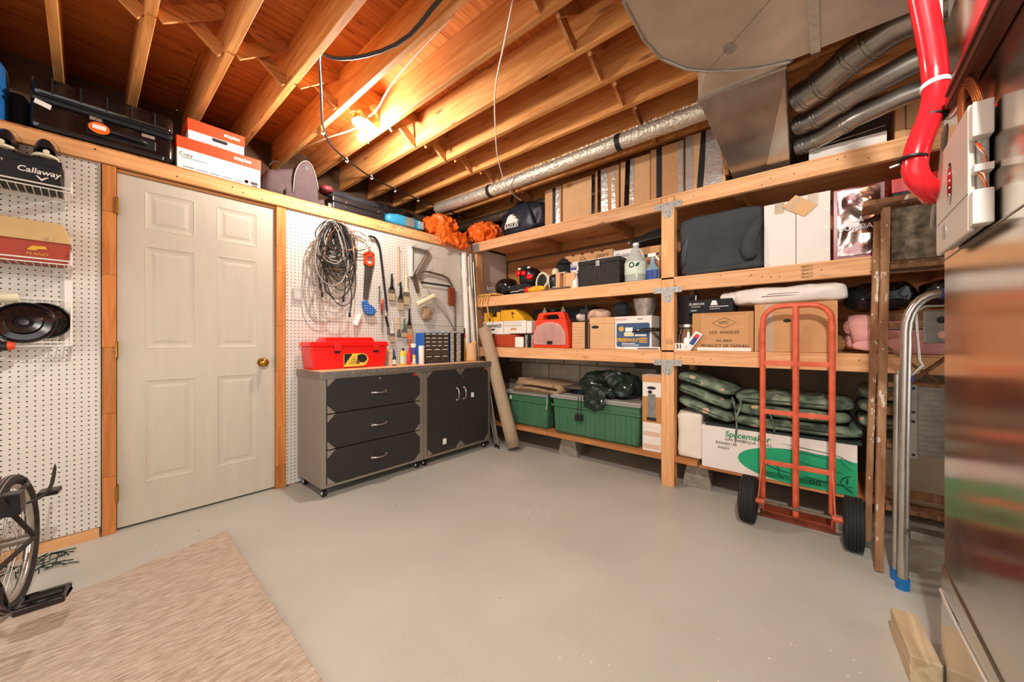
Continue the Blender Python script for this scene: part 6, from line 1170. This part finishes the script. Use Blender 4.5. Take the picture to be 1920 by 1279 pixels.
for k in range(4): obj('print_panel', G().box(.008, .135, -.0014, -.0004, .02+k*.048, .055+k*.048), 'paper_bag' if k % 2 else 'skin_pink', t)
t = shelf('paper_sack', 'crumpled white paper sack right of the post on the low shelf', 'sack', .855, Z4, 2.85); obj('sack', G().blob((.088, .14, .165), (.084, .14, .165), p=12, pz=14, seed=13, amp=.010, freq=11, ridge=True, flat=-.164, nu=72, nv=56), 'paper_bag', t, smooth=30)
t = shelf('barbecue_carton', 'long white and green Spacemaker barbecue carton on the low shelf', 'carton', .680, .1985, 2.835); W, H = .80, .29
cardbox(t, W, .42, H, 'white_card')
el_ = [(.24+(.6)*(.5+.5*math.cos(a))*1.0, .115+.105*math.sin(a)) for a in [2*PI*k/40 for k in range(40)]]
pts = []
for k in range(41):
    a = PI/2+PI*k/40; pts.append((.52+.30*math.cos(a), .105+.105*math.sin(a)))
pts += [(W-.001, .0005), (W-.001, .19), (.70, .205)]
pts = [(x, max(.0005, z)) for x, z in pts]; obj('green_print', G().prism(pts, 'y', -.0012, -.0003), 'green_print', t)
text(t, 'Spacemaker', .27, .248, .052, 'green_logo', y=-.0015, shear=.15, bold=.001); text(t, 'GAS BARBEQUE - GRILL', .275, .213, .025, 'ink', y=-.0015); text(t, 'B30440/134', .15, .182, .026, 'ink_soft', y=-.0015); text(t, 'A4303', .135, .152, .026, 'ink_soft', y=-.0015)
def sketch(pts, r=.0022): obj('drawing', G().tube([(a, -.002, b) for a, b in pts], r, 5), 'green_dark', t, sub=1)
sketch([(.44, .24), (.60, .228), (.74, .218), (.79, .17)]); sketch([(.44, .21), (.58, .198), (.72, .185)]); sketch([(.46, .22), (.7, .2)]); sketch([(.74, .218), (.72, .18), (.79, .135)]); sketch([(.48, .155), (.62, .13), (.76, .115)]); sketch([(.5, .135), (.62, .115), (.72, .105)]); sketch([(.33, .11), (.42, .07), (.55, .06)], .004); sketch([(.55, .062), (.68, .05), (.76, .05)], .006)
sketch([(.42, .10), (.45, .07), (.43, .04), (.47, .02)], .004); sketch([(.78, .115), (.73, .09), (.72, .05), (.79, .02)], .004); sketch([(.79, .05), (.73, .045), (.79, .01)], .004); sketch([(.76, .10), (.755, .055)], .006)
for x in (.60, .63): obj('dial_print', G().ring((x, -.002, .035), .010, .003, 'y', 16, 5), 'green_dark', t)
# cushions
def cushion(label, yl, z, W, H, D=.42, X=2.83, seed=0, tilt=0, group='floral cushions'):
    t = shelf('seat_cushion', label, 'cushion', yl, z, X, group); t.rotation_euler = (0, tilt, -PI/2) if not tilt else Matrix.Rotation(-PI/2, 3, 'Z').to_4x4().to_euler()
    def wv(w): return (w.x, w.y, w.z-math.sin(max(-1, min(1, w.x/(W/2)))*1.2)*tilt*W*.55)
    obj('pad', G().blob((W/2, D/2, H/2), (W/2, D/2, H/2), p=6, pz=3.2, seed=seed, amp=.010, freq=11, nu=72, nv=28, warp=wv), 'cushion_cloth', t, smooth=True)
    def pipe(u): a = 2*PI*u; c, s_ = math.cos(a), math.sin(a); return Vector((math.copysign(abs(c)**.4, c)*W/2, math.copysign(abs(s_)**.4, s_)*D/2, 0))
    P = []
    for k in range(48):
        w = Vector(wv(pipe(k/48))); P.append((w.x+W/2, w.y+D/2, w.z+H/2))
    obj('piping', G().tube(P, .004, 6, closed=True), 'fern', t, smooth=True); return t
cushion('green leaf-print cushion, lowest of the stack beside the paper sack', .85, .555, .36, .076, seed=1, tilt=.27, D=.38)
cushion('green leaf-print cushion, middle of the stack beside the paper sack', .85, .645, .36, .076, seed=2, tilt=.27, D=.38); cushion('green leaf-print cushion, topmost of the stack beside the paper sack', .85, .735, .37, .078, seed=3, tilt=.25, D=.38)
for k, (z, W, y) in enumerate(((.503, .64, .49), (.585, .58, .485), (.660, .60, .49))):
    cushion(['green leaf-print cushion lying directly on the barbecue carton', 'green leaf-print cushion second up on the barbecue carton', 'green leaf-print cushion topmost on the barbecue carton'][k], y, z, W, .080, seed=5+k)
for k, z in enumerate((.585, .665, .745)): cushion(['green leaf-print cushion lowest behind the wooden ladder', 'green leaf-print cushion middle behind the wooden ladder', 'green leaf-print cushion topmost behind the wooden ladder'][k], -.125, z, .42, .078, seed=9+k)
t = shelf('folded_cloth', 'flat grey-green folded cloth under the cushions on the barbecue carton', 'cloth', .66, .4905, 2.832); obj('cloth', G().box(.0, .80, 0, .38, 0, .011), 'fern', t, bevel=.004)
t = shelf('cushion_tie', 'green fabric ties hanging down over the barbecue carton', 'tie', .475, .36, 2.815)
for pts in ([(0, .0, .31), (-.02, -.012, .36), (.0, -.014, .30), (.015, -.012, .20), (.01, -.006, .10), (.0, -.004, .03)], [(.02, .0, .31), (.04, -.012, .35), (.035, -.014, .28), (.0, -.012, .18)], [(.12, .0, .26), (.15, -.012, .285), (.20, -.012, .26), (.215, -.01, .19), (.215, -.004, .13)]): obj('ribbon', G().tube(pts, .0065, 6), 'cushion_cloth', t, sub=1, smooth=True)
t = shelf('tan_tote', 'tan plastic tote on the low shelf behind the step stool', 'tote', -.21, .1985, 2.86); W = .60
obj('tub', G().hexa([(.02, .02, 0), (W-.02, .02, 0), (W-.02, .40, 0), (.02, .40, 0), (0, 0, .30), (W, 0, .30), (W, .42, .30), (0, .42, .30)]), 'tote_tan', t, bevel=.03, seg=4, smooth=45); obj('lid', G().box(-.012, W+.012, -.014, .43, .3005, .335), 'tote_tan', t, bevel=.008)
t = shelf('stone_slab', 'rough dark slab lying on the floor under the low shelf', 'slab', -.12, .001, 2.95); obj('slab', G().box(0, .7, 0, .35, 0, .09), 'concrete', t, bevel=.01)
# ================================================================== hand truck
t = thing('hand_truck', 'red two-wheeled hand truck standing in front of the shelving', 'hand truck', (2.60, .137, 0), -PI/2)
hw, yf = .160, .105
cx = -.011
pts = [(cx-hw, yf, .12), (cx-hw, yf, .6), (cx-hw, yf, 1.15)]
for k in range(1, 7): a = PI/2*k/6; pts.append((cx-hw+.095*(1-math.cos(a)), yf, 1.19+.095*math.sin(a)))
pts2 = [(cx-(p[0]-cx), p[1], p[2]) for p in reversed(pts)]
obj('frame_hoop', G().tube(pts+pts2, .0155, 14), 'truck_red', t, smooth=50)
obj('centre_rail', G().cyl((cx, yf, .05), (cx, yf, 1.283), .0165, n=14), 'truck_red', t, smooth=50)
for z in (.945, .65, .345): obj('cross_bar', G().box(cx-hw, cx+hw, yf-.012, yf-.004, z-.014, z+.014), 'truck_red', t, bevel=.002)
for s in (-1, 1):
    obj('side_strap', G().bar((cx+s*hw, yf-.004, .36), (cx+s*(hw+.012), -.0+.02, .14), .030, .006, up=(1, 0, 0)), 'truck_red', t); obj('foot_strap', G().bar((cx+s*hw, yf, .13), (cx+s*hw, yf+.03, .012), .03, .008, up=(1, 0, 0)), 'truck_red', t)
    obj('axle_sleeve', G().cyl((s*.15, 0, .133), (s*.195, 0, .133), .016, n=14), 'truck_red', t, smooth=50)
obj('axle', G().cyl((-.235, 0, .133), (.235, 0, .133), .009, n=12), 'rust', t, smooth=50)
obj('toe_plate', G().box(cx-.175, cx+.175, yf+.015, yf+.24, .003, .009).box(cx-.175, cx+.175, yf+.010, yf+.0149, .003, .045), 'truck_dark', t, bevel=.002)
for s in (-1, 1):
    c = s*.231; prof = [(.055, -.038), (.10, -.040), (.122, -.036)]
    for k in range(5):
        o_ = -.030+k*.0135; prof += [(.1325, o_), (.1325, o_+.009), (.1275, o_+.0095), (.1275, o_+.013)]
    prof += [(.122, .038), (.10, .041), (.055, .038)]
    wv_ = obj('wheel', G().lathe(prof, (c, 0, .1335), axis='x', n=48), 'rubber', t, smooth=30)
    obj('wheel_hub', G().lathe([(.012, -.032), (.054, -.036), (.0545, .036), (.012, .032)], (c, 0, .1335), axis='x', n=30), 'steel', wv_, smooth=40)
# ================================================================== old wooden stepladder
t = thing('wooden_stepladder', 'old paint-spattered wooden stepladder leaning folded against the shelving', 'ladder', (2.50, -.38, 0))
mat('ladder_paint', '#ab835d', .85, nz=.2, ns=6, stretch=(4, 4, .8), col2='#7b4c2c', bump=.5, bs=30)
splat = MATS['ladder_paint']
nt = splat.node_tree; v = nt.nodes.new('ShaderNodeTexNoise'); v.inputs['Scale'].default_value = 34; v.inputs['Detail'].default_value = 3; tcn = nt.nodes.new('ShaderNodeTexCoord'); mpn = nt.nodes.new('ShaderNodeMapping'); mpn.inputs['Scale'].default_value = (1.0, 1.0, .45); nt.links.new(tcn.outputs['Object'], mpn.inputs[0]); nt.links.new(mpn.outputs[0], v.inputs['Vector'])
lt_ = nt.nodes.new('ShaderNodeMath'); lt_.operation = 'GREATER_THAN'; lt_.inputs[1].default_value = .635; nt.links.new(v.outputs['Fac'], lt_.inputs[0])
bs_ = nt.nodes['Principled BSDF']; src = bs_.inputs['Base Color'].links[0].from_socket; mx_ = nt.nodes.new('ShaderNodeMix'); mx_.data_type = 'RGBA'; nt.links.new(lt_.outputs[0], mx_.inputs[0]); nt.links.new(src, mx_.inputs[6]); mx_.inputs[7].default_value = (*lin('#cdbfae'), 1); nt.links.new(mx_.outputs[2], bs_.inputs['Base Color'])
for s in (-1, 1):
    yb, yt = .215*s*-1, .165*s*-1
    obj('front_stile', G().bar((-.055, .205*-s, .0), (.13, .165*-s, 1.742), .030, .070, up=(1, 0, 0)), 'ladder_paint', t, bevel=.004)
    obj('rear_stile', G().bar((.12, .232*-s, .055), (.215, .19*-s, 1.70), .026, .045, up=(1, 0, 0)), 'ladder_paint', t, bevel=.004)
for k in range(5):
    z = .30+k*.285; u = z/1.742; x = -.055+.185*u; hw_ = .205-.04*u-.017
    tr = obj('tread', G().box(x-.035, x+.055, -hw_, hw_, z-.011, z+.011), 'old_wood', t, bevel=.003); obj('tread_rod', G().cyl((x+.01, -hw_, z-.02), (x+.01, hw_, z-.02), .004, n=6), 'rust', tr)
obj('top_cap', G().box(.06, .26, -.25, .25, 1.755, 1.782), 'ladder_paint', t, bevel=.004)
obj('paint_shelf', G().box(.115, .135, -.15, .15, 1.475, 1.735), 'paint_crust', t, bevel=.004)
obj('shelf_lip', G().box(.10, .14, -.16, .16, 1.44, 1.468), 'old_wood', t, bevel=.003)
obj('rear_brace', G().bar((.16, .20, .75), (.19, -.19, 1.15), .012, .05, up=(1, 0, 0)), 'old_wood', t); obj('rear_brace', G().bar((.16, -.20, .70), (.19, .19, 1.08), .012, .05, up=(1, 0, 0)), 'old_wood', t)
for z in (.32, .72, 1.2): obj('rear_rung', G().box(.135+.058*z, .155+.058*z, -.21, .21, z-.02, z+.02), 'old_wood', t)
t = thing('paint_brush', 'old paint brush lying on the wooden stepladder paint shelf', 'brush', (2.60, -.40, 1.7835)); obj('handle', G().blob((.02, -.04, .012), (.012, .055, .011), p=2.2), 'cream', t, smooth=True); obj('bristles', G().box(.0, .045, .016, .075, .003, .020), 'alu', t, bevel=.003)
# ================================================================== aluminium step stool
t = thing('step_stool', 'folded aluminium step stool with blue rubber feet beside the furnace', 'step stool', (2.288, -.40, 0))
f = [(.035, .158, .03), (.0, .158, .6), (-.035, .155, 1.12)]
for k in range(1, 7): a = PI/2*k/6; f.append((-.035-.008*k/6, .155-.085*(1-math.cos(a)), 1.12+.15*math.sin(a)))
f2 = [(p[0], -p[1], p[2]) for p in reversed(f)]
obj('front_hoop', G().tube(f+f2, .0185, 14), 'alu', t, smooth=50); obj('grip_sleeve', G().cyl((-.043, -.06, 1.27), (-.043, .06, 1.27), .0215, n=16), 'blue_dark', t, smooth=50)
for s in (-1, 1):
    obj('rear_leg', G().tube([(.105, s*.172, .03), (.075, s*.172, .45), (.055, s*.170, .93)], .0135, 12), 'alu', t, smooth=50); obj('rivet_tab', G().box(.045, .075, s*.172-.004, s*.172+.004, .915, .95), 'steel', t, bevel=.003)
    for x, y, r in ((.036, s*.158, .0225), (.107, s*.172, .0175)): obj('rubber_foot', G().cyl((x+.002, y, .0), (x, y, .05), r, n=16), 'blue_foot', t, smooth=50)
    obj('side_plate', G().box(-.012, -.008, s*.132-.012, s*.132+.012, .585, .895), 'alu_dull', t)
    for z in (.60, .74, .78, .88): obj('plate_hole', G().cyl((-.0135, s*.132, z), (-.0115, s*.132, z), .006, n=10), 'black', t)
    obj('support_rod', G().tube([(-.03, s*.128, 1.20), (-.03, s*.118, 1.0), (-.03, s*.108, .98), (-.02, s*.14, .93)], .0055, 8), 'alu', t, smooth=50)
    obj('rod_clamp', G().box(-.032, -.012, s*.142-.008, s*.142+.008, .905, .935), 'blue_dark', t, bevel=.003)
obj('cross_rod', G().tube([(-.03, -.128, 1.20), (-.032, -.10, 1.222), (-.032, .10, 1.222), (-.03, .128, 1.20)], .0055, 8), 'alu', t, smooth=50)
g = G().box(-.02, -.012, -.115, .105, 1.07, 1.205); tp = obj('folded_platform', g, 'alu_dull', t, bevel=.004); obj('finger_hole', G().cyl((-.0215, .055, 1.165), (-.0205, .055, 1.165), .014, n=18), 'black', tp); obj('finger_hole', G().cyl((-.0215, .05, 1.105), (-.0205, .05, 1.105), .016, n=18), 'pink', tp)
tr = obj('folded_tread', G().box(-.004, .004, -.118, .118, .60, .888), 'alu_dull', t, bevel=.002)
for k in range(13): obj('tread_rib', G().box(-.008, -.0042, -.118, .118, .61+k*.021, .62+k*.021), 'alu_dull', tr)
obj('low_tread', G().box(.0, .075, -.138, .138, .262, .272).box(-.004, -.0005, -.138, .138, .24, .272), 'alu_dull', t, bevel=.002)
